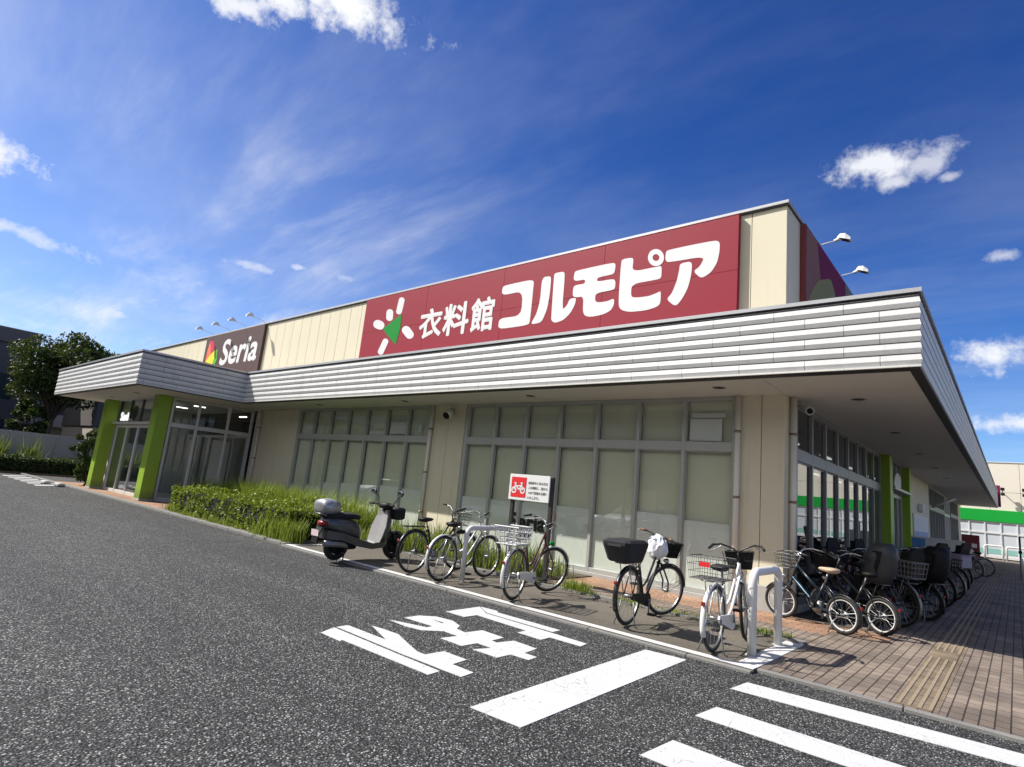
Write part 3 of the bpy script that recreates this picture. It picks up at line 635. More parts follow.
bz = [1.22, 1.21, 1.23, 1.24, 1.16, 1.30, 1.24]
fr2, st2 = bank(-10.17, -3.60, 7, bz)
fr1, st1 = bank(-18.17, -11.52, 7, [.95, 1.0, 1.15, 1.2, 1.2, 1.25, 1.22])
# the blind of the sixth pane hangs a little short at its left edge; lettering on the film
m = text_mb('Seria', (-8.52, .72, -7.54, 1.04), front(YW+.018), .002, 0, bold=.018); dec = bp('window_decal', m, 'black_paint', fr2)
m = MB(); m.poly(chaikin([(-7.50, 1.16), (-7.30, 1.20), (-7.26, 1.0), (-7.40, .92), (-7.48, 1.0)]), [], front(YW+.022), .003); bp('decal_mark', m, 'logo_orange', dec)
for q in ((-4.45, -3.86, 2.72, 3.12), (-4.42, -3.8, 3.14, 3.22)):
    m = MB(); m.box(q[0], q[1], YW+.045, YW+.05, q[2], q[3]); bp('paper_sheet', m, 'paper_white', fr2)
for q in ((-13.25, -12.58, 2.75, 3.08), (-14.2, -13.5, 2.72, 2.82), (-12.05, -11.9, 2.80, 3.0)):
    m = MB(); m.box(q[0], q[1], YW+.045, YW+.05, q[2], q[3]); bp('paper_sheet', m, 'paper_white', fr1)
# downpipes
for x, y in ((-3.545, YW-.06), (-11.44, YW-.06), (-20.85, YW-.06)):
    m = MB(); m.tube([(x, y, .08), (x, y, 3.51)], .048, 12); dp = bp('downpipe', m, 'pipe_cream')
    for z in (.75, 1.75, 2.86): m = MB(); m.tube([(x, y, z), (x, y, z+.04)], .056, 12); m.box(x-.012, x+.012, y+.05, YW, z+.005, z+.035); bp('pipe_bracket', m, 'rust_steel', dp)
m = MB(); m.tube([(-2.735, 10.3, .08), (-2.735, 10.3, 3.51)], .052, 12); dp = bp('downpipe', m, 'pipe_cream')
for z in (1.75, 2.86): m = MB(); m.tube([(-2.735, 10.3, z), (-2.735, 10.3, z+.04)], .060, 12); bp('pipe_bracket', m, 'rust_steel', dp)

# entrance vestibule under the projecting canopy ---------------------
for x0, x1 in ((-21.86, -21.34), (-27.42, -26.90)):
    m = MB(); m.cbox(x0, x1, 6.74, 7.14, .10, 3.512, .012); pil = bp('pillar', m, 'green_pillar')
    m = MB(); m.cbox(x0-.004, x1+.004, 6.736, 7.144, .03, .10, .006); bp('pillar_base', m, 'concrete', pil)
def glazed_front(x0, x1, y, div, parent=B, name='door', doors=True):
    f = MB(); g = MB(); st = (x1-x0)/div
    for i in range(div+1): f.cbox(x0+i*st-.035, x0+i*st+.035, y-.04, y+.04, .03, 2.56, .005)
    for i in range(div): 
        f.cbox(x0+i*st+.035, x0+(i+1)*st-.035, y-.03, y+.03, .03, .14, .005); f.cbox(x0+i*st+.035, x0+(i+1)*st-.035, y-.03, y+.03, 2.46, 2.56, .005)
        g.box(x0+i*st+.035, x0+(i+1)*st-.035, y-.004, y+.004, .14, 2.46)
    d = bp(name, f, 'alu_light', parent); bp('pane', g, 'door_glass', d); return d
d = glazed_front(-26.86, -21.9, 7.22, 4)
m = MB(); m.cbox(-27.0, -21.80, 7.02, 7.30, 2.58, 2.66, .006); bp('door_header', m, 'alu_light', d)
f = MB(); g = MB(); st = 4.96/4
for i in range(5): f.cbox(-26.86+i*st-.03, -26.86+i*st+.03, 7.18, 7.26, 2.665, 3.51, .005)
for i in range(4): g.box(-26.86+i*st+.03, -26.86+(i+1)*st-.03, 7.216, 7.224, 2.665, 3.51)
tw = bp('transom_window', f, 'alu_dark'); bp('pane', g, 'glass', tw)
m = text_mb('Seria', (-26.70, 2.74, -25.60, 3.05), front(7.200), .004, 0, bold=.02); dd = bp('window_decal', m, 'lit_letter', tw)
m = MB(); m.poly(chaikin([(-25.5, 3.15), (-25.0, 3.35), (-24.75, 3.0), (-25.05, 2.72), (-25.45, 2.8)]), [], front(7.205), .004); bp('decal_mark', m, 'black_paint', dd)
# right flank of the vestibule
f = MB(); g = MB(); ys = [7.24, 8.10, 9.14, 10.0]
for y in ys: f.cbox(-21.54, -21.46, y-.04, y+.04, .03, 3.51, .005)
for a, b in zip(ys, ys[1:]):
    f.cbox(-21.53, -21.47, a+.04, b-.04, .03, .16, .005); f.cbox(-21.53, -21.47, a+.04, b-.04, 2.52, 2.66, .005); f.cbox(-21.53, -21.47, a+.04, b-.04, 3.45, 3.51, .005)
    g.box(-21.504, -21.496, a+.04, b-.04, .16, 2.52); g.box(-21.504, -21.496, a+.04, b-.04, 2.66, 3.45)
fw = bp('side_window', f, 'alu_light'); bp('pane', g, 'glass', fw)
m = MB(); panels_side(m, 7.26, YW-.05, .03, 3.5, .7, -27.26, -27.38); bp('wall', m, 'interior_pale')  # solid flank added in place of glass to keep the vestibule dark
# inner doors with pale sheets, shop behind
d = glazed_front(-27.2, -21.6, 10.0, 5, name='door')
for q in ((-23.75, -22.85), (-26.9, -26.2)): m = MB(); m.box(q[0], q[1], 9.94, 9.955, .3, 2.3); bp('paper_sheet', m, 'interior_pale', d)
m = MB(); m.box(-22.9, -21.9, 9.3, 9.36, .2, 2.3); bp('inner_screen', m, 'interior_pale')
m = MB(); m.box(-27.2, -21.6, 7.3, 9.9, .025, .04); bp('vestibule_floor', m, 'interior_pale')
m = MB(); m.box(-27.0,-21.7,7.3,9.95,3.44,3.50); bp('vestibule_ceiling', m, 'interior_pale')
for x in (-26, -24.3, -22.6):
    m = MB(); m.cbox(x-.03, x+.03, 8.3, 8.7, 3.415, 3.438, .004); bp('ceiling_lamp', m, 'tube_light')
# shop interior
m = MB(); m.box(-36, -3.05, 10.35, 50, -.04, .02); bp('shop_floor', m, 'interior_floor')
m = MB(); m.box(-36, -3.05, 10.30, 49.5, 3.56, 3.60); bp('shop_ceiling', m, 'interior')
m = MB(); m.box(-36, -21.3, 13.0, 13.1, .02, 3.56); m.box(-8.6, -8.5, 10.35, 49.5, .02, 3.56); m.box(-21.3, -3.05, 10.30, 10.34, .02, 3.5); m.box(-8.5, -3.05, 49.5, 49.6, .02, 3.56)
bp('darkening_partition', m, 'interior_dark')  # partitions added to keep the shop dark behind its windows
for y in range(12, 48, 4):
    for x in (-4.5, -6.6):
        m = MB(); m.cbox(x-.06, x+.06, y, y+1.3, 3.52, 3.555, .004); bp('ceiling_lamp', m, 'tube_light')
for x in (-25.5, -23.2):
    m = MB(); m.cbox(x-.3, x+.3, 11.4, 11.47, 3.52, 3.555, .004); bp('ceiling_lamp', m, 'tube_light')
m = MB()
rs = random.Random(3)
for i in range(12):
    y = 11+i*1.4
    m.cbox(-6.6, -6.0, y, y+.9, .02, rs.uniform(1.2, 1.9), .02)
shelf = bp('shop_shelf', m, 'interior')
m = MB()
for i in range(40):
    y = rs.uniform(11, 27); z = rs.uniform(.5, 1.7); w = rs.uniform(.15, .4)
    m.cbox(-5.985, -5.93, y, y+w, z, z+rs.uniform(.15, .35), .01, mi=rs.randrange(3))
bp('shop_goods', m, ['interior_pale', 'poster_orange', 'poster_blue'], shelf)

# right-hand facade --------------------------------------------------
def side_bank(ya, yb, n, transom=True, mats='alu_shaded'):
    f = MB(); g = MB(); st = (yb-ya)/n; X0, X1 = XW-.09, XW+.02
    for i in range(n+1): f.cbox(X0, X1, ya+i*st-.04, ya+i*st+.04, .11, 3.51, .005)
    for i in range(n):
        a, b = ya+i*st+.04, ya+(i+1)*st-.04
        for z0, z1 in ((.11, .20), (2.49, 2.69), (3.43, 3.51)): f.cbox(X0+.004, X1-.002, a, b, z0, z1, .004)
        for z0, z1 in ((.20, 2.49), (2.69, 3.43)):
            f.box(XW-.05, XW-.015, a, a+.022, z0, z1); f.box(XW-.05, XW-.015, b-.022, b, z0, z1); f.box(XW-.05, XW-.015, a+.022, b-.022, z1-.025, z1); f.box(XW-.05, XW-.015, a+.022, b-.022, z0, z0+.025)
        g.box(XW-.036, XW-.028, a+.02, b-.02, .2, 2.49); g.box(XW-.036, XW-.028, a+.02, b-.02, 2.69, 3.43)
    o = bp('window', f, mats); bp('pane', g, 'glass_dark', o)
    s = MB(); s.cbox(XW-.12, XW+.05, ya, yb, 0, .108, .008); bp('sill', s, 'concrete', o)
    return o
side_bank(10.70, 18.95, 8)
for ya in (19.0, 22.95):
    m = MB(); m.cbox(-2.82, -2.56, ya, ya+.45, .1, 3.508, .012); pil = bp('pillar', m, 'green_pillar')
    m = MB(); m.cbox(-2.825, -2.556, ya-.004, ya+.454, .03, .10, .006); bp('pillar_base', m, 'concrete', pil)
f = MB(); g = MB(); st = (22.91-19.49)/4
for i in range(5): f.cbox(-2.86, -2.78, 19.49+i*st-.035, 19.49+i*st+.035, .03, 3.51, .005)
for i in range(4):
    a, b = 19.49+i*st+.035, 19.49+(i+1)*st-.035
    f.cbox(-2.855, -2.785, a, b, 2.45, 2.58, .005); f.cbox(-2.855, -2.785, a, b, .03, .14, .005); g.box(-2.824, -2.816, a, b, .14, 2.45); g.box(-2.824, -2.816, a, b, 2.58, 3.51)
d = bp('door', f, 'alu'); bp('pane', g, 'glass_dark', d)
m = MB(); m.cbox(-2.78, -2.50, 19.49, 22.92, 2.60, 2.68, .006); bp('door_header', m, 'alu', d)
m = MB(); m.poly(chaikin([(20.8, 2.72), (22.1, 2.72), (22.2, 3.1), (21.5, 3.25), (20.9, 3.05)]), [], side(-2.70), .03); bp('door_emblem', m, 'white_letter', d)
side_bank(31.15, 38.1, 6); side_bank(42.3, 47.55, 5)
f = MB(); g = MB(); st = 1.0
for i in range(5): f.cbox(-2.90, -2.82, 38.2+i*.98-.035, 38.2+i*.98+.035, .03, 3.51, .005)
for i in range(4):
    a, b = 38.2+i*.98+.035, 38.2+(i+1)*.98-.035
    f.cbox(-2.895, -2.825, a, b, 2.45, 2.58, .005); g.box(-2.864, -2.856, a, b, .03, 2.45); g.box(-2.864, -2.856, a, b, 2.58, 3.51)
d = bp('door', f, 'alu_light'); bp('pane', g, 'glass_dark', d)
m = MB(); m.tube([(-2.78, 32.0, 2.62), (-1.95, 32.0, 3.05)], .035, 8); m.tube([(-2.78, 32.4, 2.62), (-1.95, 32.4, 3.05)], .035, 8); m.tube([(-1.95, 31.98, 3.05), (-1.95, 32.42, 3.05)], .03, 8); bp('awning_bracket', m, 'alu_light')
# ================================================================== signs on the store
S = thing('wall_sign', 'long crimson wall sign with white Japanese lettering and a green and white burst emblem', 'sign', (-9.35, 9.93, 4.75))
m = MB()
xs = [-15.1, -12.2, -9.33, -6.45, -3.6]
for a, b in zip(xs, xs[1:]): m.cbox(a+.002, b-.002, 9.935, 10.04, 4.75, 5.82, .003); m.cbox(a+.002, b-.002, 9.935, 10.04, 5.824, 6.90, .003)
m.build('board', 'sign_red', S, world=True)
SC = lambda p: (p[0], p[1])
m = MB(); tr = front(9.931)
for k in ('ko', 'ru1', 'ru2', 'mo', 'a1', 'a2'): m.poly(chaikin(SIGN[k], 2, .2), [], tr, .003)
m.poly(chaikin(SIGN['pi'], 2, .2), [], tr, .003); m.poly(SIGN['ring_o'], [SIGN['ring_i']], front(9.929), .0015)
for ch, r in (('衣', (-12.38, 5.36, -11.44, 6.22)), ('料', (-11.40, 5.34, -10.42, 6.24)), ('館', (-10.37, 5.335, -9.55, 6.25))):
    t = text_mb(ch, (r[0]+.03, r[1]+.03, r[2]-.03, r[3]-.03), front(9.926), .003, 0, bold=.026); m.add(t.v, t.f)
m.build('lettering', 'white_letter', S, world=True)
m = MB()
for i in range(5): m.poly(SIGN['petal%d' % i], [], tr, .003, 0)
m.poly(SIGN['tri'], [], front(9.928), .002, 1)
m.build('emblem', ['white_letter', 'sign_green'], S, world=True)

S = thing('wall_sign', 'brown wall sign reading Seria in white beside a red, yellow and green leaf mark', 'sign', (-24.4, 9.95, 4.7))
MB().cbox(-27.1, -21.72, 9.94, 10.04, 4.6, 6.92, .004).build('board', 'sign_brown', S, world=True)
m = text_mb('Seria', (-25.27, 5.53, -22.03, 6.58), front(9.930), .004, 0, .12, bold=.042)
m.build('lettering', 'white_letter', S, world=True)
m = MB()
for i, k in enumerate(('orange', 'crimson', 'yellow', 'green')): m.poly(SIGN['leaf_'+k], [], front(9.934-.0012*i), .001, i)
m.build('leaf_mark', ['logo_orange', 'logo_crimson', 'logo_yellow', 'logo_green'], S, world=True)

S = thing('wall_sign', 'dark maroon side sign with overlapping leaf shapes at the corner of the upper wall', 'sign', (-2.7, 13.9, 4.7))
MB().cbox(-2.79, -2.70, 10.84, 17.8, 4.6, 6.90, .004).build('board', 'side_maroon', S, world=True)
m = MB()
m.poly([(10.92, 6.88), (11.65, 6.88), (12.06, 6.1), (11.75, 5.4), (10.92, 5.0), (10.87, 6.0)], [], side(-2.697), .002, 0)
m.poly([(11.70, 6.88), (14.14, 6.88), (14.14, 5.9), (12.48, 6.2), (12.06, 5.8)], [], side(-2.695), .002, 1)
m.poly(chaikin([(10.92, 4.62), (11.02, 5.5), (11.75, 6.1), (12.79, 6.50), (13.26, 6.2), (13.26, 4.62)], 2, .15), [], side(-2.693), .002, 2)
m.poly(chaikin([(13.26, 4.62), (13.26, 6.25), (13.68, 6.35), (14.14, 5.9), (14.14, 4.62)], 1, .1), [], side(-2.691), .002, 3)
m.poly([(14.14, 4.62), (14.14, 6.88), (17.78, 6.88), (17.78, 4.62)], [], side(-2.689), .002, 4)
m.build('leaf_pattern', ['side_dusk', 'side_plum', 'side_olive', 'side_leaf', 'side_slate'], S, world=True)

# sign lamps: bent arm and a hooded head
def sign_lamp(label, base, d, L=.55, rise=.10, group=None, k=.85):
    t = thing('sign_lamp', label, 'lamp', base, 0, group)
    d = Vector(d); s = d.cross(Vector((0, 0, 1)))
    P = lambda a, b, c: tuple(Vector(base)+d*a+s*b+Vector((0, 0, c)))
    m = MB(); m.tube([P(-.05, 0, -.03), P(.0, 0, .0), P(.2, 0, rise*.5), P(L, 0, rise)], .011, 6); m.build('arm', 'alu_light', t, world=True)
    m = MB(); m.tube([P(L-.10, 0, rise-.01), P(L, 0, rise+.02), P(L+.06, 0, rise+.02)], [.030, .040, .035], 8)
    rings = []
    for a, w, h0, h1 in ((L-.06*k, .04*k, .05*k, .07*k), (L+.02*k, .10*k, .01*k, .13*k), (L+.13*k, .12*k, -.045*k, .11*k), (L+.24*k, .09*k, -.085*k, .0)):
        rings.append([P(a, -w, rise+h0), P(a, w, rise+h0), P(a, w*.7, rise+h1), P(a, -w*.7, rise+h1)])
    m.loft(rings); m.build('lamp_head', 'white_paint', t, world=True)
    m = MB(); m.loft([[P(a, -w, rise+h), P(a, w, rise+h), P(a, w, rise+h-.006), P(a, -w, rise+h-.006)] for a, w, h in ((L+.03*k, .08*k, -.002), (L+.2*k, .08*k, -.075*k))]); m.build('lens', 'dusk_glass', t, world=True)
GL = 'floodlight lamps along the top of the store wall'
for x, lb in ((-26.75, 'far left floodlight on a thin arm over the brown sign'), (-25.08, 'second floodlight from the left over the brown sign'), (-23.55, 'third floodlight from the left over the brown sign'), (-21.98, 'floodlight over the right edge of the brown sign')):
    sign_lamp(lb, (x, 10.0, 7.06), (0, -1, 0), .52, .08, GL)
for y, lb in ((11.85, 'white floodlight nearest the upper wall corner over the maroon side sign'), (13.65, 'second white floodlight over the maroon side sign'), (15.9, 'third white floodlight over the side sign, almost hidden by the canopy edge')):
    sign_lamp(lb, (-2.76, y, 6.86), (1, 0, 0), .42, .05, GL, .78)

# security cameras
t = thing('security_camera', 'dark dome security camera on the cream pier between the window banks', 'camera', (-10.75, 9.95, 3.3))
m = MB(); m.disc((-10.75, 10.04, 3.33), (0, 1, 0), .07, .02); m.tube([(-10.75, 10.03, 3.33), (-10.75, 9.93, 3.31)], .03, 8); m.build('mount', 'alu', t, world=True)
m = MB(); m.tube([(-10.70, 9.97, 3.33), (-10.64, 9.74, 3.18)], [.10, .11], 14); m.build('body', 'alu_light', t, world=True)
m = MB(); m.tube([(-10.64, 9.739, 3.179), (-10.635, 9.72, 3.167)], [.095, .06], 12); m.build('lens', 'black_plastic', t, world=True)
t = thing('security_camera', 'grey box security camera under the canopy at the store corner', 'camera', (-2.6, 10.6, 3.3))
m = MB(); m.disc((-2.78, 10.6, 3.42), (1, 0, 0), .06, .04); m.tube([(-2.78, 10.6, 3.42), (-2.6, 10.6, 3.36)], .02, 8); m.build('mount', 'alu', t, world=True)
m = MB(); m.tube([(-2.62, 10.7, 3.38), (-2.50, 10.35, 3.28)], [.065, .07], 10); m.build('body', 'interior_pale', t, world=True)
m = MB(); m.tube([(-2.499, 10.348, 3.279), (-2.492, 10.33, 3.274)], [.05, .05], 10); m.build('lens', 'black_plastic', t, world=True)

# ================================================================== bicycle parking sign
t = thing('parking_sign', 'white board with a red bicycle square on two dark posts behind the parked bicycles', 'sign', (-6.45, 8.08, PZ))
for x in (-6.83, -5.98):
    m = MB(); m.cbox(x-.035, x+.035, 8.07, 8.13, .05, 1.80, .006); m.build('post', 'post_dark', t, world=True)
m = MB(); m.cbox(-6.89, -5.99, 8.035, 8.065, 1.36, 1.81, .004); m.build('board', 'white_paint', t, world=True)
m = MB(); m.box(-6.84, -6.50, 8.031, 8.034, 1.41, 1.76, 0)
tr = front(8.027)
def ringp(c, a, b, n=20): return [(c[0]+a*math.cos(2*PI*k/n), c[1]+a*math.sin(2*PI*k/n)) for k in range(n)], [(c[0]+b*math.cos(2*PI*k/n), c[1]+b*math.sin(2*PI*k/n)) for k in range(n)]
for cx in (-6.77, -6.57):
    o, i = ringp((cx, 1.53), .058, .033); m.poly(o, [i], tr, .003, 1)
def stroke(a, b, w, d=.0012):
    a = Vector(a)+Vector((.03, 0)); b = Vector(b)+Vector((.03, 0)); n = (b-a).normalized(); n = Vector((-n.y, n.x))*w
    m.poly([tuple(a+n), tuple(a-n), tuple(b-n), tuple(b+n)], [], front(8.0268-d), .0006, 1)
for i, (a, b) in enumerate((((-6.80, 1.53), (-6.765, 1.64)), ((-6.765, 1.615), (-6.68, 1.54)), ((-6.68, 1.54), (-6.625, 1.63)), ((-6.765, 1.60), (-6.625, 1.61)), ((-6.60, 1.53), (-6.63, 1.65)), ((-6.80, 1.655), (-6.745, 1.65)), ((-6.655, 1.655), (-6.605, 1.66)))): stroke(a, b, .011, .0004*i+.0004)
m.build('bicycle_symbol', ['sign_board_red', 'white_letter'], t, world=True)
m = MB()
for i, (s, w) in enumerate((('自転車をとめる方は', 1.0), ('この場所に、前から', 1.0), ('つめて駐輪をお願い', 1.0), ('いたします。', .6))):
    z = 1.70-i*.085
    q = text_mb(s, (-6.45, z-.05, -6.45+.42*w, z), front(8.031), .002, .006); m.add(q.v, q.f)
m.build('notice_text', 'text_grey', t, world=True)

# ================================================================== tube barriers
def barrier(label, a, b, h=.86, r=.042, bend=.13, mats='white_scuffed', group='white tube barriers'):
    a = Vector(a+(PZ,)); b = Vector(b+(PZ,)); t = thing('tube_barrier', label, 'barrier', tuple((a+b)/2), 0, group)
    d = (b-a).normalized(); p = [a-Vector((0, 0, .05)), a+Vector((0, 0, h-bend))]
    for k in range(1, 7): q = k/7*PI/2; p.append(a+d*bend*(1-math.cos(q))+Vector((0, 0, h-bend+bend*math.sin(q))))
    p.append(a+d*bend+Vector((0, 0, h))); p.append(b-d*bend+Vector((0, 0, h)))
    for k in range(1, 7): q = k/7*PI/2; p.append(b-d*bend*(1-math.sin(q))+Vector((0, 0, h-bend+bend*math.cos(q))))
    p.append(b+Vector((0, 0, h-bend))); p.append(b-Vector((0, 0, .05)))
    MB().tube(p, r, 14).build('tube', mats, t, world=True)
    m = MB()
    for q in (a, b): m.tube([q+Vector((0, 0, .001)), q+Vector((0, 0, .012))], [r+.022, r+.018], 14)
    m.build('base_collar', 'concrete', t, world=True)
barrier('thick white tube barrier at the right end of the bicycle bay, nearest the zebra crossing', (-2.20, 6.78), (-2.19, 7.66), .86, .046)
barrier('slimmer white tube barrier standing between the silver and the wire basket bicycles', (-6.65, 6.83), (-6.72, 8.0), .83, .040)
for i, (x, y, lb) in enumerate(((-1.75, 54.5, 'distant white tube barrier before the green striped store, next to the red cabinet'), (-.55, 54.5, 'distant white tube barrier before the green striped store, at the right picture edge'))):
    barrier(lb, (x, y), (x+1.0, y), 1.0, .06)
barrier('grey tube barrier at the far right edge of the walkway', (.12, 30.0), (.12, 30.9), .8, .045, mats='alu')
t = thing('slim_post', 'thin black post at the right edge of the shaded walkway', 'post', (.10, 33, PZ))
m = MB(); m.tube([(.10, 33, PZ), (.10, 33, 1.7)], .035, 8); m.build('pole', 'black_paint', t, world=True); m = MB(); m.cbox(.04, .16, 32.96, 33.04, 1.0, 1.12, .01); m.build('box', 'black_plastic', t, world=True)

# ================================================================== things along the shaded side wall
t = thing('poster_board', 'framed blue and white posters on the shaded cream side wall', 'poster', (-2.77, 27.8, .9))
m = MB(); m.cbox(-2.795, -2.75, 25.5, 30.1, .85, 2.14, .01); m.build('frame', 'alu', t, world=True)
m = MB()
for i in range(4): m.box(-2.748, -2.745, 25.6+i*1.1, 26.65+i*1.1, .92, 1.5, 1); m.box(-2.748, -2.745, 25.6+i*1.1, 26.65+i*1.1, 1.503, 2.08, 0)
m.build('poster_sheet', ['paper_white', 'poster_blue'], t, world=True)
t = thing('wall_lamp', 'small white box lamp on the cream side wall above the posters', 'lamp', (-2.6, 25.9, 2.3))
m = MB(); m.cbox(-2.795, -2.62, 27.2, 27.6, 2.25, 2.55, .02); m.build('housing', 'paper_white', t, world=True); m = MB(); m.tube([(-2.70, 27.4, 2.249), (-2.70, 27.4, 2.22)], .05, 10); m.build('lens', 'market_film', t, world=True)
t = thing('notice_stand', 'low white notice board with a blue corner among the shaded bicycles', 'sign', (-2.25, 23.0, PZ))
m = MB(); m.cbox(-2.6, -1.2, 23.0, 23.03, .95, 1.35, .005); m.build('board', 'interior_pale', t, world=True); m = MB(); m.box(-2.55, -2.2, 22.995, 22.999, 1.0, 1.3); m.build('blue_symbol', 'poster_blue', t, world=True)
for x in (-2.5, -1.3):
    m = MB(); m.tube([(x, 23.05, PZ), (x, 23.05, 1.3)], .02, 8); m.build('leg', 'alu', t, world=True)
t = thing('red_cabinet', 'red cabinet with a white emblem standing against the far end of the side wall', 'cabinet', (-2.15, 47, PZ))
m = MB(); m.cbox(-2.62, -1.75, 46.9, 47.6, PZ, 1.62, .03); m.build('body', 'side_maroon', t, world=True)
m = MB(); m.poly([(-2.3, .25), (-1.9, .25), (-2.02, .65), (-2.14, .8), (-2.22, .6)], [], front(46.895), .003); m.poly([(-2.12, .86), (-1.86, .86), (-1.86, 1.1), (-2.12, 1.1)], [], front(46.895), .003); m.build('white_emblem', 'paper_white', t, world=True)

# ================================================================== green striped store far right
G = thing('market_building', 'cream store with a bright green band above frosted windows at the walkway end', 'building', (12, 58, 0))
def gp(name, m, mats, parent=G): return m.build(name, mats, parent, world=True)
m = MB()
x = -14
while x < 46: m.cbox(x+.01, x+1.79, 58, 58.2, 3.66, 5.0, .01); m.cbox(x+.01, x+1.79, 58, 58.2, 5.02, 7.25, .01); x += 1.8
gp('wall', m, 'market_cream')
gp('wall_backing', MB().box(-14, 46, 58.21, 70, 0.02, 7.2), 'joint_dark')
gp('fascia_band', MB().cbox(-14, 46, 57.85, 57.995, 2.78, 3.655, .01), 'market_green')
gp('parapet_cap', MB().cbox(-14, 46, 57.95, 58.3, 7.255, 7.32, .01), 'alu_light')
f = MB(); g = MB()
x = -14
while x < 46:
    f.cbox(x-.04, x+.04, 57.9, 58.05, .1, 2.77, .008); 
    for z0, z1 in ((.1, .3), (1.88, 2.0), (2.68, 2.77)): f.cbox(x+.04, x+.90, 57.91, 58.04, z0, z1, .006)
    g.box(x+.04, x+.90, 57.97, 57.98, .3, 1.88); g.box(x+.04, x+.90, 57.97, 57.98, 2.0, 2.68); x += .94
w = gp('window', f, 'alu_light'); gp('pane', g, 'market_film', w); gp('teal_stripe', MB().box(-13.9, 45.9, 57.955, 57.965, .42, .78), 'market_teal', w)
for x in (-.62, .6):
    t = thing('wall_floodlight', 'small dark floodlight cluster on the cream wall of the green striped store' if x > 0 else 'small dark lamp on the cream wall beside the canopy tip', 'lamp', (x, 57.9, 5.2))
    m = MB(); m.tube([(x, 57.99, 5.0), (x, 57.6, 5.05), (x, 57.45, 5.2)], .03, 6); m.build('arm', 'black_plastic', t, world=True)
    m = MB(); m.cbox(x-.12, x+.12, 57.3, 57.5, 5.12, 5.34, .02); m.cbox(x-.12, x+.12, 57.35, 57.5, 4.75, 4.95, .02); m.build('lamp_head', 'black_plastic', t, world=True)
t = thing('banner_sign', 'narrow dark red vertical sign beyond the tip of the canopy', 'sign', (-.76, 50.6, 3.4))
m = MB(); m.cbox(-.90, -.66, 50.3, 50.42, 3.6, 5.0, .01); m.build('board', 'side_plum', t, world=True)
for z in (3.9, 4.4): m = MB(); m.cbox(-.86, -.82, 50.0, 50.3, z, z+.05, .005); m.build('bracket', 'alu', t, world=True)
# ================================================================== bicycles
def arc_path(c, r, a0, a1, n=14, y=0):
    return [(c[0]+r*math.cos(lerp(a0, a1, k/n)), y, c[1]+r*math.sin(lerp(a0, a1, k/n))) for k in range(n+1)]
def wheel(par, c, Rw, tr, spokes, rim='rim_steel', tyre='black_rubber', mag=False):
    # tyre with rim, spokes and hub as sub-parts; tr places the steered front assembly
    m = MB(); tw = .020 if Rw > .29 else .026
    m.tube([(c[0]+(Rw-tw)*math.cos(2*PI*k/36), 0, c[1]+(Rw-tw)*math.sin(2*PI*k/36)) for k in range(36)], tw, 8, closed=True)
    w = m.mapv(tr).build('wheel', tyre, par)
    m = MB(); rr_ = Rw-2*tw-.006
    rings = []
    for k in range(37):
        a = 2*PI*k/36; rings.append([(c[0]+q*math.cos(a), yy, c[1]+q*math.sin(a)) for q, yy in ((rr_-.005, -.010), (rr_+.009, -.012), (rr_+.009, .012), (rr_-.005, .010))])
    m.loft(rings, cap=False); m.mapv(tr).build('rim', rim, w)
    m = MB()
    if mag:
        for k in range(3):
            a = 2*PI*k/3+.5; p = (c[0]+.03*math.cos(a), 0, c[1]+.03*math.sin(a)); q = (c[0]+rr_*math.cos(a), 0, c[1]+rr_*math.sin(a)); m.tube([p, q], [.016, .012], 6)
    else:
        for k in range(spokes):
            a = 2*PI*k/spokes; s = 1 if k % 2 else -1; b = a+(.5 if (k//2) % 2 else -.5)
            m.tube([(c[0]+.022*math.cos(b), s*.028, c[1]+.022*math.sin(b)), (c[0]+rr_*math.cos(a), 0, c[1]+rr_*math.sin(a))], .0016, 3)
    m.mapv(tr).build('spoke_set', rim if mag else 'steel', w)
    m = MB(); m.tube([(c[0], -.055, c[1]), (c[0], -.030, c[1]), (c[0], .030, c[1]), (c[0], .055, c[1])], [.012, .022, .022, .012], 10); m.mapv(tr).build('hub', 'steel', w)
    return w
def wire_basket(m, x0, x1, y, z0, z1, taper=.85, step=.05, r=.003, tr=None):
    # open wire box: rim, uprights and hoops
    def P(u, v, z):
        k = lerp(taper, 1, (z-z0)/(z1-z0)); xc = (x0+x1)/2; return (xc+(u-xc)*k, v*k, z)
    n = max(2, int((z1-z0)/step))
    for i in range(n+1):
        z = lerp(z0, z1, i/n); q = r*1.9 if i in (0, n) else r
        m.tube([P(x0, -y, z), P(x1, -y, z), P(x1, y, z), P(x0, y, z)], q, 4, closed=True)
    nx = max(2, int((x1-x0)/step)); ny = max(2, int(2*y/step))
    for i in range(nx+1):
        x = lerp(x0, x1, i/nx); m.tube([P(x, -y, z1), P(x, -y, z0), P(x, y, z0), P(x, y, z1)], r, 4)
    for i in range(1, ny):
        v = lerp(-y, y, i/ny); m.tube([P(x0, v, z1), P(x0, v, z0), P(x1, v, z0), P(x1, v, z1)], r, 4)
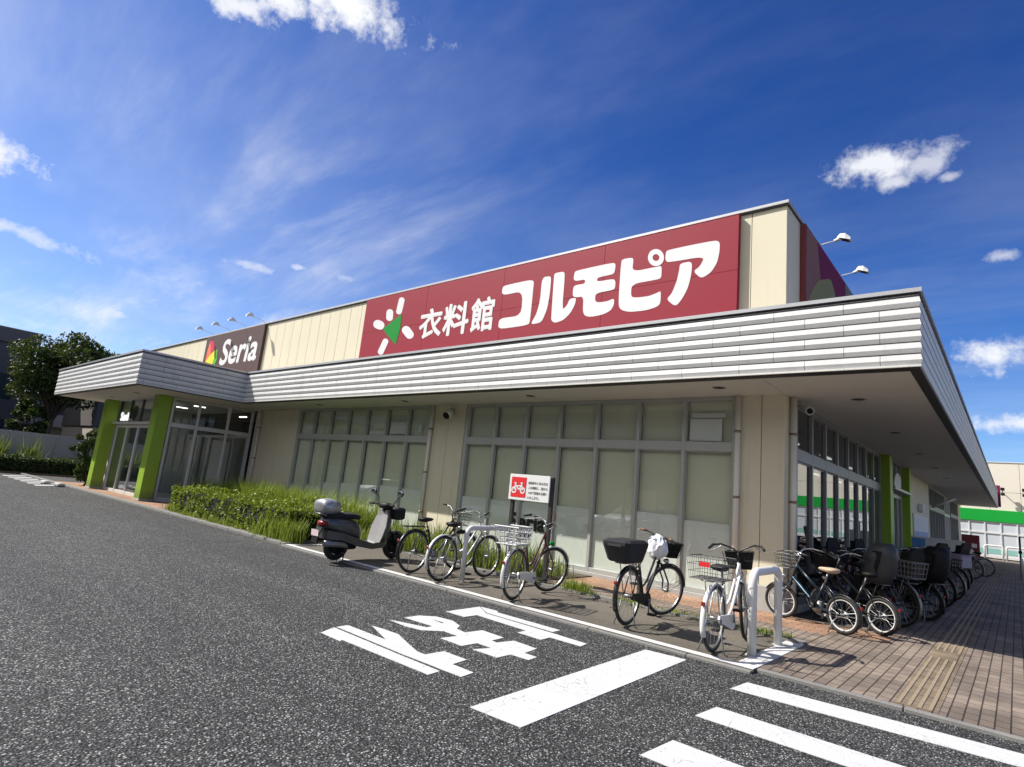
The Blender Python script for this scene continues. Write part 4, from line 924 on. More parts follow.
def solid_basket(m, x0, x1, y, z0, z1, taper=.8, slot=True):
    def ring(z, i):
        k = lerp(taper, 1, (z-z0)/(z1-z0)); xc = (x0+x1)/2; hx = (x1-x0)/2*k-i; hy = y*k-i
        return [(xc-hx, -hy, z), (xc+hx, -hy, z), (xc+hx, hy, z), (xc-hx, hy, z)]
    m.loft([ring(z0, 0), ring(z1, 0), ring(z1, .014), ring(z0+.012, .014)])
    m.tube(ring(z1, -.004), .010, 5, closed=True)
    if slot:
        m.tube(ring(lerp(z0, z1, .5), -.004), .008, 4, closed=True)
        for t in range(1, 10):
            for s in (-1, 1):
                k0, k1 = taper, 1; xc = (x0+x1)/2; u = lerp(-1, 1, t/8)
                m.tube([(xc+(x1-x0)/2*k0*u, s*(y*k0+.003), z0), (xc+(x1-x0)/2*k1*u, s*(y*k1+.003), z1)], .005, 4)
                m.tube([(xc+s*((x1-x0)/2*k0+.003), y*k0*u, z0), (xc+s*((x1-x0)/2*k1+.003), y*k1*u, z1)], .005, 4)
def bicycle(label, rear, head, o, group):
    # local frame: rear axle above the origin, x forward
    Rw = o.get('R', .345); wb = o.get('wb', 1.10); st = R(o.get('steer', 0)); fc = o['frame']; k = Rw/.335
    lo = .10 if Rw < .29 else 0.0
    t = thing('bicycle', label, 'bicycle', (rear[0], rear[1], PZ+.004), R(head), group)
    ang = R(69); fx = wb; ax = Vector((-math.cos(ang), 0, math.sin(ang)))
    piv = Vector((fx-.05, 0, Rw))
    rot = Matrix.Rotation(st, 4, ax)
    def TR(p): return piv + rot @ (p-piv)
    def A(z): s = (z-Rw)/math.sin(ang); return piv + ax*s            # point on the steering axis at height z
    ID = lambda p: p
    sp = o.get('spokes', 24)
    wheel(t, (0, Rw), Rw, ID, sp, o.get('rim', 'rim_steel'), o.get('tyre', 'black_rubber'))
    fw = wheel(t, (fx, Rw), Rw, TR, sp, o.get('rim', 'rim_steel'), o.get('tyre', 'black_rubber'), mag=False)
    hz0, hz1 = (.72, .89) if Rw > .32 else (.60, .84)
    bb = Vector((.44, 0, .275)); sttop = Vector((.275, 0, .70 if Rw > .29 else .62)); h0, h1 = A(hz0), A(hz1)
    m = MB(); q = .017
    m.tube([bb, sttop], q, 10); m.tube([h0, h1], q*1.15, 10)
    if o.get('style', 'step') == 'step':       # two swept tubes
        m.tube([bb+Vector((.01, 0, .02)), bb+Vector((.16, 0, .10)), lerp(bb, h0, .62)+Vector((0, 0, -.03)), h0+Vector((0, 0, .02))], q, 10)
        s0 = lerp(bb, sttop, .35); m.tube([s0, s0+Vector((.15, 0, .07)), lerp(s0, h1, .66)+Vector((0, 0, -.05)), h1-Vector((0, 0, .03))], q*.9, 10)
    elif o['style'] == 'diamond':
        m.tube([bb, h0+Vector((0, 0, .01))], q*1.1, 10); m.tube([sttop-Vector((0, 0, .03)), h1-Vector((0, 0, .03))], q, 10)
    else:                                       # single thick beam
        m.tube([lerp(bb, sttop, .12), h0+Vector((0, 0, .03))], q*1.5, 10); m.tube([lerp(bb, sttop, .62), h1-Vector((0, 0, .05))], q*1.2, 10)
    for s in (-1, 1):
        m.tube([bb+Vector((-.03, s*.03, 0)), Vector((.06, s*.055, Rw)), Vector((0, s*.058, Rw))], .010, 8)
        m.tube([sttop+Vector((-.01, s*.015, -.02)), Vector((.12, s*.05, Rw+.27*k)), Vector((0, s*.058, Rw))], .008, 8)
    m.tube([(bb.x, -.045, bb.z), (bb.x, .045, bb.z)], .024, 10)
    f = m.build('frame', fc, t)
    if o.get('decal'):
        m = MB(); d0, d1 = lerp(bb, sttop, .12), h0+Vector((0, 0, .03))
        for s in (-1, 1): m.tube([lerp(d0, d1, .2)+Vector((0, s*.024, .012)), lerp(d0, d1, .95)+Vector((0, s*.024, .012))], .005, 4)
        m.build('decal_line', o['decal'], f)
    # fork, handlebar
    m = MB(); crown = A(Rw*2+.012)
    for s in (-1, 1): m.tube([crown+Vector((0, s*.045, 0)), Vector((fx-.02, s*.052, Rw+.12)), Vector((fx, s*.054, Rw))], [.013, .011, .009], 8)
    m.tube([crown+Vector((0, -.05, 0)), crown+Vector((0, .05, 0))], .014, 8); m.tube([crown, h1], .012, 8)
    m.mapv(TR).build('fork', o.get('fork', fc), t)
    m = MB(); top = A(1.0 if Rw > .29 else .95); m.tube([h1, top], .012, 8); hb = o.get('hbar', 'city')
    zt = top.z
    if hb == 'city': half = [(.03, 0, .0), (.045, .05, .02), (.02, .16, .075), (-.06, .25, .085), (-.16, .285, .06), (-.24, .29, .045)]
    elif hb == 'flat': half = [(.03, 0, 0), (.03, .05, .03), (.02, .13, .075), (-.02, .22, .085), (-.05, .30, .08)]
    else: half = [(.03, 0, 0), (.06, .06, .05), (.03, .19, .10), (-.09, .27, .09), (-.19, .30, .06)]
    for s in (-1, 1): m.tube([top+Vector((a, s*b, c)) for a, b, c in half], .011, 8)
    hbo = m.mapv(TR).build('handlebar', o.get('bar', 'chrome'), t)
    for s in (-1, 1):
        a, b = Vector(half[-2]), Vector(half[-1]); a.y *= s; b.y *= s
        m = MB(); m.tube([top+lerp(a, b, -.15), top+lerp(a, b, 1.12)], .016, 8); m.mapv(TR).build('grip', o.get('grip', 'black_rubber'), hbo)
        m = MB(); a2 = Vector(half[-3]); a2.y *= s
        m.tube([top+a2+Vector((.015, 0, -.012)), top+a2+Vector((.025, s*.015, -.03)), top+b+Vector((.055, 0, -.045))], .005, 5); m.mapv(TR).build('brake_lever', 'steel', hbo)
    m = MB()
    for s in (-1, 1): m.tube([top+Vector((.03, s*.16, .05)), top+Vector((.16, s*.10, .03)), top+Vector((.13, s*.02, -.12)), A(hz0)+Vector((.02, s*.02, 0))], .003, 4)
    m.mapv(TR).build('brake_cable', 'black_rubber', hbo)
    # saddle
    sx, sz = .205, o.get('seat', .87)
    m = MB(); m.tube([sttop-Vector((0, 0, .02)), Vector((sx+.015, 0, sz-.05))], .0125, 8); m.build('seat_post', 'steel', t)
    m = MB()
    secs = [(-.14, .045, .015), (-.11, .095, .045), (-.03, .10, .055), (.05, .055, .045), (.12, .026, .035), (.155, .016, .018)]
    m.loft([[(sx+x, w*math.cos(a), sz+h*(.55*math.sin(a) if math.sin(a) > 0 else 1.0*math.sin(a))) for a in [2*PI*i/12 for i in range(12)]] for x, w, h in secs], smooth=True)
    m.build('saddle', o.get('saddle', 'black_plastic'), t)
    # mudguards
    def guard(c, a0, a1, tr, name):
        m = MB(); rings = []
        for i in range(15):
            a = lerp(a0, a1, i/14); rings.append([(c[0]+(Rw+q)*math.cos(a), yy, c[1]+(Rw+q)*math.sin(a)) for q, yy in ((.004, -.030), (.018, -.016), (.022, 0), (.018, .016), (.004, .030), (.012, .014), (.016, 0), (.012, -.014))])
        m.loft(rings, smooth=True)
        for s in (-1, 1): m.tube([(c[0]+(Rw+.008)*math.cos(lerp(a0, a1, .85)), s*.03, c[1]+(Rw+.008)*math.sin(lerp(a0, a1, .85))), (c[0], s*.06, c[1])], .003, 4)
        return m.mapv(tr).build(name, o.get('guard', 'steel'), t)
    guard((0, Rw), R(40), R(205), ID, 'mudguard'); guard((fx, Rw), R(118), R(8) if Rw > .29 else R(30), TR, 'mudguard')
    # drivetrain
    m = MB()
    if o.get('chaincase', True):
        cc = [(bb.x+.085*math.cos(a), bb.z+.085*math.sin(a)) for a in [R(110)-i*R(220)/10 for i in range(11)]] + [(.10, lerp(bb.z, Rw, .8)-.045), (0-.02, Rw-.035), (-.040, Rw), (-.02, Rw+.035), (.10, lerp(bb.z, Rw, .8)+.045)]
        m.poly(cc, [], lambda u, v, d: (u, -.072+d, v), .022)
        m.build('chain_guard', o.get('case', 'steel'), t)
    else:
        m.disc((bb.x, -.06, bb.z), (0, 1, 0), .085, .006, 20); m.disc((0, -.05, Rw), (0, 1, 0), .045, .02, 14); m.tube([(bb.x, -.06, bb.z+.083), (0, -.05, Rw+.04)], .005, 4); m.tube([(bb.x, -.06, bb.z-.083), (0, -.05, Rw-.04)], .005, 4)
        m.build('chainring', 'steel', t)
    ca = R(o.get('crank', 65)); m = MB()
    pd = []
    for s in (-1, 1):
        e = bb+Vector((math.cos(ca)*.165*s, 0, math.sin(ca)*.165*s)); m.tube([(bb.x, s*.085, bb.z), (e.x, s*.095, e.z)], .009, 6); pd.append((e, s))
    m.tube([(bb.x, -.09, bb.z), (bb.x, .09, bb.z)], .012, 8); cr = m.build('crank', 'steel', t)
    for e, s in pd:
        m = MB(); m.cbox(e.x-.05, e.x+.05, s*.105, s*.185, e.z-.012, e.z+.012, .005); m.build('pedal', 'black_plastic', cr)
    # stand
    m = MB()
    if o.get('stand', 'double') == 'double':
        for s in (-1, 1): m.tube([(.0, s*.075, Rw), (-.03, s*.10, .15), (-.06, s*.14, .012), (-.03, s*.16, .006)], .008, 6)
    else: m.tube([(.02, .07, Rw-.02), (.06, .14, .15), (.09, .19, .008)], .009, 6)
    m.build('kickstand', 'steel', t)
    # rear rack
    if o.get('rack', True):
        m = MB(); z = 2*Rw+.055
        m.tube([(.22, -.06, z), (-.26, -.065, z), (-.28, 0, z), (-.26, .065, z), (.22, .06, z)], .0075, 6)
        for x in (-.15, -.02, .1): m.tube([(x, -.063, z), (x, .063, z)], .005, 5)
        for s in (-1, 1): m.tube([(0, s*.062, Rw), (-.14, s*.064, z)], .006, 5)
        m.tube([(.22, -.05, z), (sttop.x-.01, 0, sttop.z-.04)], .006, 5); m.tube([(.22, .05, z), (sttop.x-.01, 0, sttop.z-.04)], .006, 5)
        m.build('rear_rack', o.get('rackmat', 'steel'), t)
    m = MB(); m.cbox(-Rw*.92-.045, -Rw*.92-.02, -.02, .02, 2*Rw*.72, 2*Rw*.72+.045, .006); m.build('rear_reflector', 'red_plastic', t)
    m = MB(); p = A(hz0+.02)+Vector((.09, 0, 0)); m.tube([p, p+Vector((.05, 0, 0)), p+Vector((.065, 0, 0))], [.022, .034, .032], 10); m.mapv(TR).build('front_lamp', o.get('lampmat', 'chrome'), t)
    zr = 2*Rw+.07
    fb = o.get('front')
    if fb:
        bx0 = A(hz1).x+.055; m = MB()
        if fb == 'wire': wire_basket(m, bx0, bx0+.23, .155, hz1-.08, hz1+.13, .84)
        else: solid_basket(m, bx0, bx0+.22, .15, hz1-.08, hz1+.12, .78)
        m.tube([A(hz1)+Vector((0, 0, .0)), (bx0+.02, 0, hz1)], .010, 6)
        m.mapv(TR).build('front_basket', o.get('frontmat', 'basket_wire'), t)
    rb = o.get('rear')
    if rb == 'wire':
        m = MB(); wire_basket(m, -.36, .10, .19, zr, zr+.22, .86, .055, .0026); m.build('rear_basket', o.get('rearmat', 'basket_wire'), t)
        m = MB(); m.box(-.372, -.366, -.06, .05, zr+.13, zr+.18); m.build('red_tag', 'sign_board_red', t)
    elif rb == 'solid':
        m = MB(); wire_basket(m, -.36, .08, .185, zr, zr+.23, .84, .062, .0062); m.build('rear_basket', o.get('rearmat', 'grey_basket'), t)
    elif rb == 'box':
        m = MB(); rg = []
        for z, a0, a1, w in ((zr, -.34, .08, .135), (zr+.02, -.36, .10, .15), (zr+.20, -.44, .16, .185), (zr+.235, -.44, .16, .185), (zr+.265, -.38, .11, .15)):
            c = .05; rg.append([(a0+c, -w, z), (a1-c, -w, z), (a1, -w+c, z), (a1, w-c, z), (a1-c, w, z), (a0+c, w, z), (a0, w-c, z), (a0, -w+c, z)])
        m.loft(rg, smooth=False); bx = m.build('rear_box', 'black_fabric', t)
        m = MB(); m.box(-.447, -.439, -.09, .09, zr+.185, zr+.21); m.build('zip_band', 'cover_grey', bx)
    elif rb == 'crate':
        m = MB(); m.cbox(-.40, .06, -.20, .20, zr, zr+.28, .02); m.tube([(-.40, -.2, zr+.28), (.06, -.2, zr+.28), (.06, .2, zr+.28), (-.40, .2, zr+.28)], .012, 5, closed=True); m.build('rear_box', o.get('rearmat', 'lilac_box'), t)
    elif rb in ('child', 'covered'):
        m = MB(); z = zr+.02                     # seat shell: pan, back, side wings, foot wells
        m.loft([[(x, -w, z+h), (x, w, z+h), (x, w, z+h+.03), (x, -w, z+h+.03)] for x, w, h in ((.10, .12, .05), (-.06, .15, .03), (-.22, .16, .05))])
        m.loft([[(x, -w, zz), (x+.05, -w*1.15, zz), (x+.05, w*1.15, zz), (x, w, zz)] for x, w, zz in ((-.22, .15, z+.04), (-.26, .18, z+.2), (-.30, .17, z+.34), (-.32, .14, z+.46), (-.33, .09, z+.52))])
        for s in (-1, 1):
            m.loft([[(x0, s*y, zz), (x1, s*y, zz), (x1, s*(y+.025), zz), (x0, s*(y+.025), zz)] for x0, x1, y, zz in ((-.22, .02, .15, z+.05), (-.25, -.02, .18, z+.22), (-.28, -.15, .18, z+.27), (-.31, -.18, .17, z+.45))])
            m.loft([[(x, s*.15, zz), (x+.10, s*.15, zz), (x+.10, s*.20, zz), (x, s*.20, zz)] for x, zz in ((.02, z+.05), (.08, z-.15), (.12, z-.30))])
        cs = m.build('child_seat', o.get('seatmat', 'black_plastic'), t)
        if rb == 'covered':
            m = MB(); rg = []
            for zz, x0, x1, w in ((z-.02, -.28, .10, .19), (z+.15, -.36, .13, .22), (z+.36, -.40, .08, .22), (z+.5, -.40, .0, .18), (z+.57, -.34, -.08, .10)):
                rg.append([(lerp(x0, x1, .5+.5*math.cos(a)), w*math.sin(a), zz) for a in [2*PI*i/14 for i in range(14)]])
            m.loft(rg, smooth=True); m.build('rain_cover', o.get('covermat', 'cover_grey'), cs)
    if o.get('battery'):
        m = MB(); m.cbox(.19, .27, -.045, .045, .36, .66, .015); m.build('battery', 'black_plastic', t)
    if o.get('front_seat'):
        m = MB(); c = A(1.02)
        m.loft([[(c.x+.13+w*math.cos(a), w*.95*math.sin(a), z) for a in [2*PI*i/14 for i in range(14)]] for z, w in ((.84, .09), (.90, .14), (1.0, .155), (1.06, .15), (1.06, .13), (.93, .11))], smooth=True)
        m.loft([[(c.x-.01, -w, z), (c.x+.03, -w, z), (c.x+.03, w, z), (c.x-.01, w, z)] for z, w in ((1.03, .13), (1.12, .13), (1.20, .10), (1.23, .06))]); m.mapv(TR).build('front_child_seat', o['front_seat'], t)
    return t
GB = 'bicycles parked in the painted bay'; GS = 'bicycles parked along the shaded side wall'
def place(label, r, f, o, group):
    hd = math.degrees(math.atan2(f[1]-r[1], f[0]-r[0])); return bicycle(label, r, hd, o, group)
place('black bicycle with bare rear rack between the scooter and the silver bicycle', (-7.52, 6.52), (-7.555, 7.519), dict(frame='black_paint', guard='black_paint', rackmat='black_paint', front='wire', chaincase=False, rim='steel', bar='steel', crank=20, steer=-22, stand='single', hbar='flat'), GB)
place('silver bicycle with a white rear mudguard tip, left of the slim tube barrier', (-6.76, 6.46), (-6.830, 7.458), dict(frame='silver_paint', guard='alu_light', rack=False, chaincase=False, rim='steel', steer=-4, crank=100, hbar='high'), GB)
place('maroon bicycle with a pale rear basket in front of the parking sign', (-5.30, 6.48), (-5.491, 7.462), dict(frame='maroon_paint', guard='alu_light', rear='solid', rearmat='pale_plastic', case='alu_light', rim='steel', steer=-28, crank=170, hbar='high', lampmat='sign_green'), GB)
bk4 = place('black bicycle with a big black covered box on the rear rack', (-3.66, 6.70), (-3.712, 7.699), dict(frame='black_paint', guard='black_paint', rear='box', front='solid', frontmat='black_plastic', case='black_plastic', rim='rim_steel', steer=-24, crank=80, hbar='flat', fork='black_paint', bar='black_paint', grip='brown_leather'), GB)
place('white bicycle with a wire rear basket and a red tag beside the thick tube barrier', (-2.50, 6.48), (-2.552, 7.479), dict(frame='white_paint', guard='white_paint', rear='wire', front='solid', frontmat='black_plastic', case='alu_light', rim='rim_steel', tyre='black_rubber', steer=12, crank=-60, bar='black_paint', hbar='high', saddle='black_fabric'), GB)
place('small wheeled dark blue bicycle with a tan saddle at the store corner', (-1.84, 9.36), (-2.787, 9.775), dict(R=.252, wb=.98, frame='navy_paint', guard='black_paint', style='beam', decal='sky_decal', rim='alu_light', tyre='black_rubber', saddle='tan_saddle', front='wire', chaincase=False, seat=.82, steer=14, stand='single', rack=False, spokes=20), GS)
place('small wheeled black bicycle with bright rims beside the dark blue one', (-1.48, 9.96), (-2.363, 10.429), dict(R=.252, wb=.98, frame='black_paint', guard='black_paint', style='beam', rim='alu_light', saddle='black_plastic', front='solid', frontmat='black_plastic', chaincase=False, seat=.80, stand='single', rack=False, spokes=20), GS)
place('bicycle with a child seat under a clear grey rain cover, third along the side wall', (-1.72, 10.75), (-2.586, 11.250), dict(R=.29, wb=1.02, frame='black_paint', guard='black_paint', rear='covered', battery=1, front='solid', frontmat='black_plastic', case='black_plastic', front_seat='black_plastic'), GS)
place('bicycle with a large grey rear basket, fourth along the side wall', (-1.44, 11.20), (-2.323, 11.669), dict(frame='maroon_paint', guard='steel', rear='solid', rearmat='grey_basket', front='wire', rim='rim_steel', case='steel'), GS)
place('black bicycle with an uncovered child seat in the shade, fifth along the side wall', (-1.50, 11.85), (-2.383, 12.319), dict(R=.29, wb=1.04, frame='black_paint', guard='black_paint', rear='child', battery=1, front='solid', frontmat='black_plastic', case='black_plastic', front_seat='black_plastic'), GS)
place('dark electric bicycle with a covered child seat behind the grey basket bicycle', (-1.22, 12.60), (-2.103, 13.069), dict(R=.29, wb=1.06, frame='navy_paint', guard='black_paint', rear='covered', covermat='black_plastic', battery=1, front='solid', frontmat='black_plastic', case='black_plastic'), GS)
place('black bicycle with a wire front basket and pale front light halfway along the row', (-1.30, 13.7), (-2.25, 14.2), dict(frame='black_paint', guard='black_paint', rear='child', front='wire', case='black_plastic', rim='rim_steel'), GS)
place('dark bicycle with a black rear basket near the green side pillars', (-1.25, 15.0), (-2.22, 15.5), dict(frame='black_paint', guard='black_paint', rear='solid', rearmat='black_plastic', front='solid', frontmat='black_plastic', case='black_plastic'), GS)
place('bicycle with a lilac grey rear box beside the first green side pillar', (-1.22, 17.0), (-2.15, 17.4), dict(frame='silver_paint', guard='steel', rear='crate', front='wire', case='steel'), GS)
place('black bicycle with a child seat in front of the side entrance', (-1.25, 19.0), (-2.2, 19.4), dict(frame='black_paint', guard='black_paint', rear='child', front='solid', frontmat='black_plastic'), GS)
place('dark bicycle just past the side entrance before the notice board', (-1.3, 21.4), (-2.3, 21.8), dict(frame='navy_paint', guard='black_paint', rear='solid', rearmat='black_plastic', front='wire'), GS)
place('silver bicycle far along the side wall below the posters', (-1.25, 27.4), (-2.3, 27.7), dict(frame='silver_paint', guard='steel', front='wire', rear=None), GS)
place('farthest bicycle along the side wall, silver with its wheel turned to the walkway', (-1.0, 30.0), (-2.05, 30.3), dict(frame='silver_paint', guard='steel', front='wire', rim='steel'), GS)
# the white shopping bag in the front basket of the black bicycle with the box
t = thing('shopping_bag', 'crumpled white plastic bag stuffed in the front basket of the boxed black bicycle', 'bag', (-3.69, 7.52, .90), R(20))
t.scale = (.74, .74, .74)
m = MB(); rg = []; rb = random.Random(9)
for z, w, dx in ((-.13, .07, 0), (-.08, .125, 0), (0, .155, 0), (.07, .16, -.01), (.13, .15, -.02), (.18, .125, -.03), (.22, .09, -.045), (.25, .06, -.05), (.265, .02, -.06)):
    rg.append([(dx+math.cos(2*PI*k/22)*w*1.15*(1+rb.uniform(-.15, .15)), math.sin(2*PI*k/22)*w*.9*(1+rb.uniform(-.15, .15)), z+.04*math.cos(2*PI*k/22+.6)+rb.uniform(-.018, .018)) for k in range(22)])
m.loft(rg, smooth=False); sk = m.build('sack', 'plastic_bag', t)
m = MB()
for a, l in ((.4, .10), (2.6, .08), (4.4, .07)): m.loft([[(-.05+math.cos(a)*q-.03*math.sin(a)*s, math.sin(a)*q+.03*math.cos(a)*s, .21+h) for s in (-1, 1)]+[(-.05+math.cos(a)*q+.02*math.sin(a), math.sin(a)*q-.02*math.cos(a), .225+h)] for q, h in ((.05, 0), (.05+l*.6, .035), (.06+l, .0))])
m.build('knot_ears', 'plastic_bag', sk)

# ================================================================== scooter
t = thing('motor_scooter', 'dark grey motor scooter with a silver top box at the left end of the bay', 'scooter', (-8.98, 6.02, PZ), R(91))
t.scale = (1.04, 1.04, 1.04)
Rw = .235; WB = 1.22
def sring(x, z, w, h, n=16, p=2.6):
    out = []
    for k in range(n):
        a = 2*PI*k/n; c, s = math.cos(a), math.sin(a)
        out.append((x, w*math.copysign(abs(c)**(2/p), c), z+h*math.copysign(abs(s)**(2/p), s)))
    return out
for x in (0, WB):
    m = MB(); m.tube([(x+(Rw-.05)*math.cos(2*PI*k/30), 0, Rw+(Rw-.05)*math.sin(2*PI*k/30)) for k in range(30)], .05, 10, closed=True); w = m.build('wheel', 'black_rubber', t)
    m = MB(); m.tube([(x, -.045, Rw), (x, -.03, Rw), (x, .03, Rw), (x, .045, Rw)], [.10, .13, .13, .10], 20); 
    for k in range(3): a = 2*PI*k/3; m.tube([(x, .046, Rw), (x+.1*math.cos(a), .046, Rw+.1*math.sin(a))], .018, 6)
    m.build('rim', 'black_plastic', w)
m = MB()
m.loft([sring(-.34, .62, .07, .05), sring(-.28, .61, .13, .10), sring(-.10, .58, .165, .145), sring(.12, .54, .18, .165), sring(.30, .50, .17, .15), sring(.36, .45, .15, .13)], smooth=True)
m.build('rear_body', 'scooter_grey', t)
m = MB(); m.loft([[(x, -w, z), (x, w, z), (x, w, z+h), (x, -w, z+h)] for x, w, z, h in ((-.30, .15, .36, .14), (.0, .185, .34, .12), (.34, .19, .24, .12), (.60, .19, .20, .10), (.86, .17, .22, .10), (.95, .13, .27, .10))]); m.build('floorboard', 'scooter_grey', t)
m = MB(); m.loft([sring(.0, .26, .10, .09), sring(.16, .28, .11, .11), sring(.34, .27, .10, .09)]); m.tube([(-.30, -.13, .30), (.05, -.13, .25)], .045, 10); m.build('engine', 'black_plastic', t)
m = MB(); m.loft([sring(x, z, w, h) for x, z, w, h in ((-.36, .30, .04, .035), (-.34, .30, .055, .05), (.02, .27, .05, .045), (.10, .25, .025, .025))], smooth=True); m.mapv(lambda q: Vector((q.x, q.y-.17, q.z))).build('exhaust', 'steel', t)
m = MB(); m.loft([sring(-.33, .715, .10, .02), sring(-.26, .73, .14, .04), sring(-.02, .735, .155, .055), sring(.18, .735, .15, .055), sring(.32, .72, .12, .045), sring(.37, .70, .07, .03)], smooth=True); m.build('seat', 'black_fabric', t)
# leg shield: inner pale panel, outer dark apron
m = MB(); sh = [(.74, .27, .17), (.78, .40, .19), (.83, .58, .20), (.88, .76, .15), (.90, .86, .09)]
m.loft([[(x, -w, z), (x+.02, 0, z+.01), (x, w, z), (x+.035, w*.95, z), (x+.05, 0, z), (x+.035, -w*.95, z)] for x, z, w in sh], smooth=False); m.build('leg_shield', 'scooter_light', t)
m = MB(); m.loft([sring(x, z, w, h) for x, z, w, h in ((.86, .42, .17, .20), (.93, .52, .17, .26), (1.00, .60, .13, .22), (1.04, .62, .07, .12))], smooth=True); m.build('front_apron', 'scooter_grey', t)
m = MB(); m.tube([(.93, 0, .90), (1.06, 0, .52), (1.10, 0, .42)], [.05, .045, .04], 10)
for s in (-1, 1): m.tube([(1.10, s*.075, .46), (WB, s*.075, Rw)], .022, 8)
m.build('front_fork', 'black_plastic', t)
m = MB(); rings = []
for i in range(11):
    a = lerp(R(150), R(20), i/10); rings.append([(WB+(Rw+q)*math.cos(a), y, Rw+(Rw+q)*math.sin(a)) for q, y in ((.0, -.075), (.03, -.05), (.035, 0), (.03, .05), (.0, .075), (.018, 0))])
m.loft(rings, smooth=True); m.build('front_fender', 'scooter_grey', t)
m = MB(); m.loft([sring(.84, .93, .06, .04), sring(.88, .94, .15, .055), sring(.96, .93, .17, .06), sring(1.02, .91, .10, .05)], smooth=True)
for s in (-1, 1): m.tube([(.90, s*.12, .95), (.86, s*.24, .96)], .018, 8)
hb = m.build('handlebar', 'black_plastic', t)
for s in (-1, 1):
    m = MB(); m.tube([(.86, s*.24, .96), (.83, s*.34, .955)], .020, 8); m.build('grip', 'black_rubber', hb)
    m = MB(); m.tube([(.92, s*.20, .96), (.97, s*.27, 1.08), (.93, s*.35, 1.14)], .007, 6); m.ell((.925, s*.38, 1.17), .022, .080, .055); mi = m.build('mirror', 'black_plastic', hb)
    m = MB(); m.loft([[(x, s*.38+.072*r*math.cos(a), 1.17+.047*r*math.sin(a)) for a in [2*PI*k/16 for k in range(16)]] for x, r in ((.9015, .9), (.9045, 1.0))]); m.build('mirror_glass', 'mirror', mi)
m = MB(); m.loft([sring(-.44, .86, .14, .06), sring(-.42, .87, .18, .11), sring(-.28, .875, .195, .135), sring(-.14, .87, .18, .115), sring(-.10, .86, .15, .08)], smooth=True); tb = m.build('top_box', 'scooter_silver', t)
m = MB(); m.loft([sring(-.425, .885, .165, .010), sring(-.28, .89, .202, .010), sring(-.115, .885, .165, .010)]); m.build('lid_seam', 'scooter_grey', tb)
m = MB(); m.tube([(-.2, -.08, .70), (-.42, -.08, .755), (-.42, .08, .755), (-.2, .08, .70)], .012, 6); m.build('carrier', 'steel', t)
m = MB(); m.loft([sring(-.385, .60, .05, .03), sring(-.36, .60, .10, .045), sring(-.30, .60, .12, .05)], smooth=True); m.build('tail_lamp', 'red_plastic', t)
m = MB(); m.box(-.445, -.440, -.10, .10, .40, .50); m.mapv(lambda p: Vector((p.x-.10*(p.z-.5), p.y, p.z))); m.build('number_plate', 'plate_pink', t)
m = MB(); m.loft([[(x, -.08, z), (x, .08, z), (x+.02, .08, z), (x+.02, -.08, z)] for x, z in ((-.36, .56), (-.42, .42), (-.44, .30))]); m.build('rear_fender', 'black_plastic', t)
m = MB()
for s in (-1, 1): m.tube([(.14, s*.08, .24), (.06, s*.15, .012), (-.02, s*.17, .010)], .013, 6)
m.tube([(.14, -.08, .24), (.14, .08, .24)], .013, 6); m.tube([(.10, -.115, .13), (.10, .115, .13)], .010, 6)
m.build('stand', 'steel', t)
m = MB(); m.cbox(1.06, 1.30, -.16, .16, .70, .92, .03); m.tube([(1.0, 0, .72), (1.28, 0, .70)], .014, 6); m.build('front_bag', 'black_fabric', t)

# ================================================================== planting
def leaf_quads(m, pts, size, rnd, mi=0, flatness=.0):
    for p in pts:
        s = size*rnd.uniform(.6, 1.25)
        a = Vector((rnd.gauss(0, 1), rnd.gauss(0, 1), rnd.gauss(0, 1)*(1-flatness))).normalized(); b = a.orthogonal().normalized()
        c = a.cross(b); ang = rnd.uniform(0, 2*PI); u = b*math.cos(ang)+c*math.sin(ang); v = a.cross(u)
        p = Vector(p)
        m.add([p-u*s*.5, p+v*s*.28+u*s*.05, p+u*s*.55, p-v*s*.28+u*s*.05], [(0, 1, 2, 3)], mi)
rh = random.Random(11)
def bumpy(x, y): return .05*math.sin(x*3.1+y*1.3)+.035*math.sin(x*7.3-y*4.1)+.025*math.sin(x*13.7)
t = thing('hedge', 'low clipped green hedge along the kerb in front of the tall grass', 'hedge', (-14, 7.1, PZ))
HX0, HX1, HY0, HY1, HH = -17.9, -11.5, 6.42, 7.9, .72
m = MB(); m.loft([[(HX0+i, HY0+i, z), (HX1-i, HY0+i, z), (HX1-i, HY1-i, z), (HX0+i, HY1-i, z)] for z, i in ((.04, .16), (.3, .10), (HH-.14, .10), (HH-.09, .2))]); m.build('shade_core', 'leaf_core', t, world=True)  # near-black block whose colour stands in for shade between the leaves
pts = []
for _ in range(12500):
    q = rh.random()
    if q < .56: x = rh.uniform(HX0, HX1); y = rh.uniform(HY0, HY1); z = HH+bumpy(x, y)*1.3-abs(rh.gauss(0, .05))+(rh.uniform(0, .12) if rh.random() < .12 else 0)
    elif q < .84: x = rh.uniform(HX0, HX1); z = rh.uniform(.06, HH); y = HY0+abs(rh.gauss(0, .09))-bumpy(x, z*2)*.8+.03
    elif q < .94: y = rh.uniform(HY0, HY1); z = rh.uniform(.06, HH); x = HX0+abs(rh.gauss(0, .05))-bumpy(y*2, z)*.8
    else: y = rh.uniform(HY0, HY1); z = rh.uniform(.06, HH); x = HX1-abs(rh.gauss(0, .08))
    pts.append((x, y, z))
m = MB(); leaf_quads(m, pts, .068, rh); m.build('foliage', 'hedge_leaf', t, world=True)
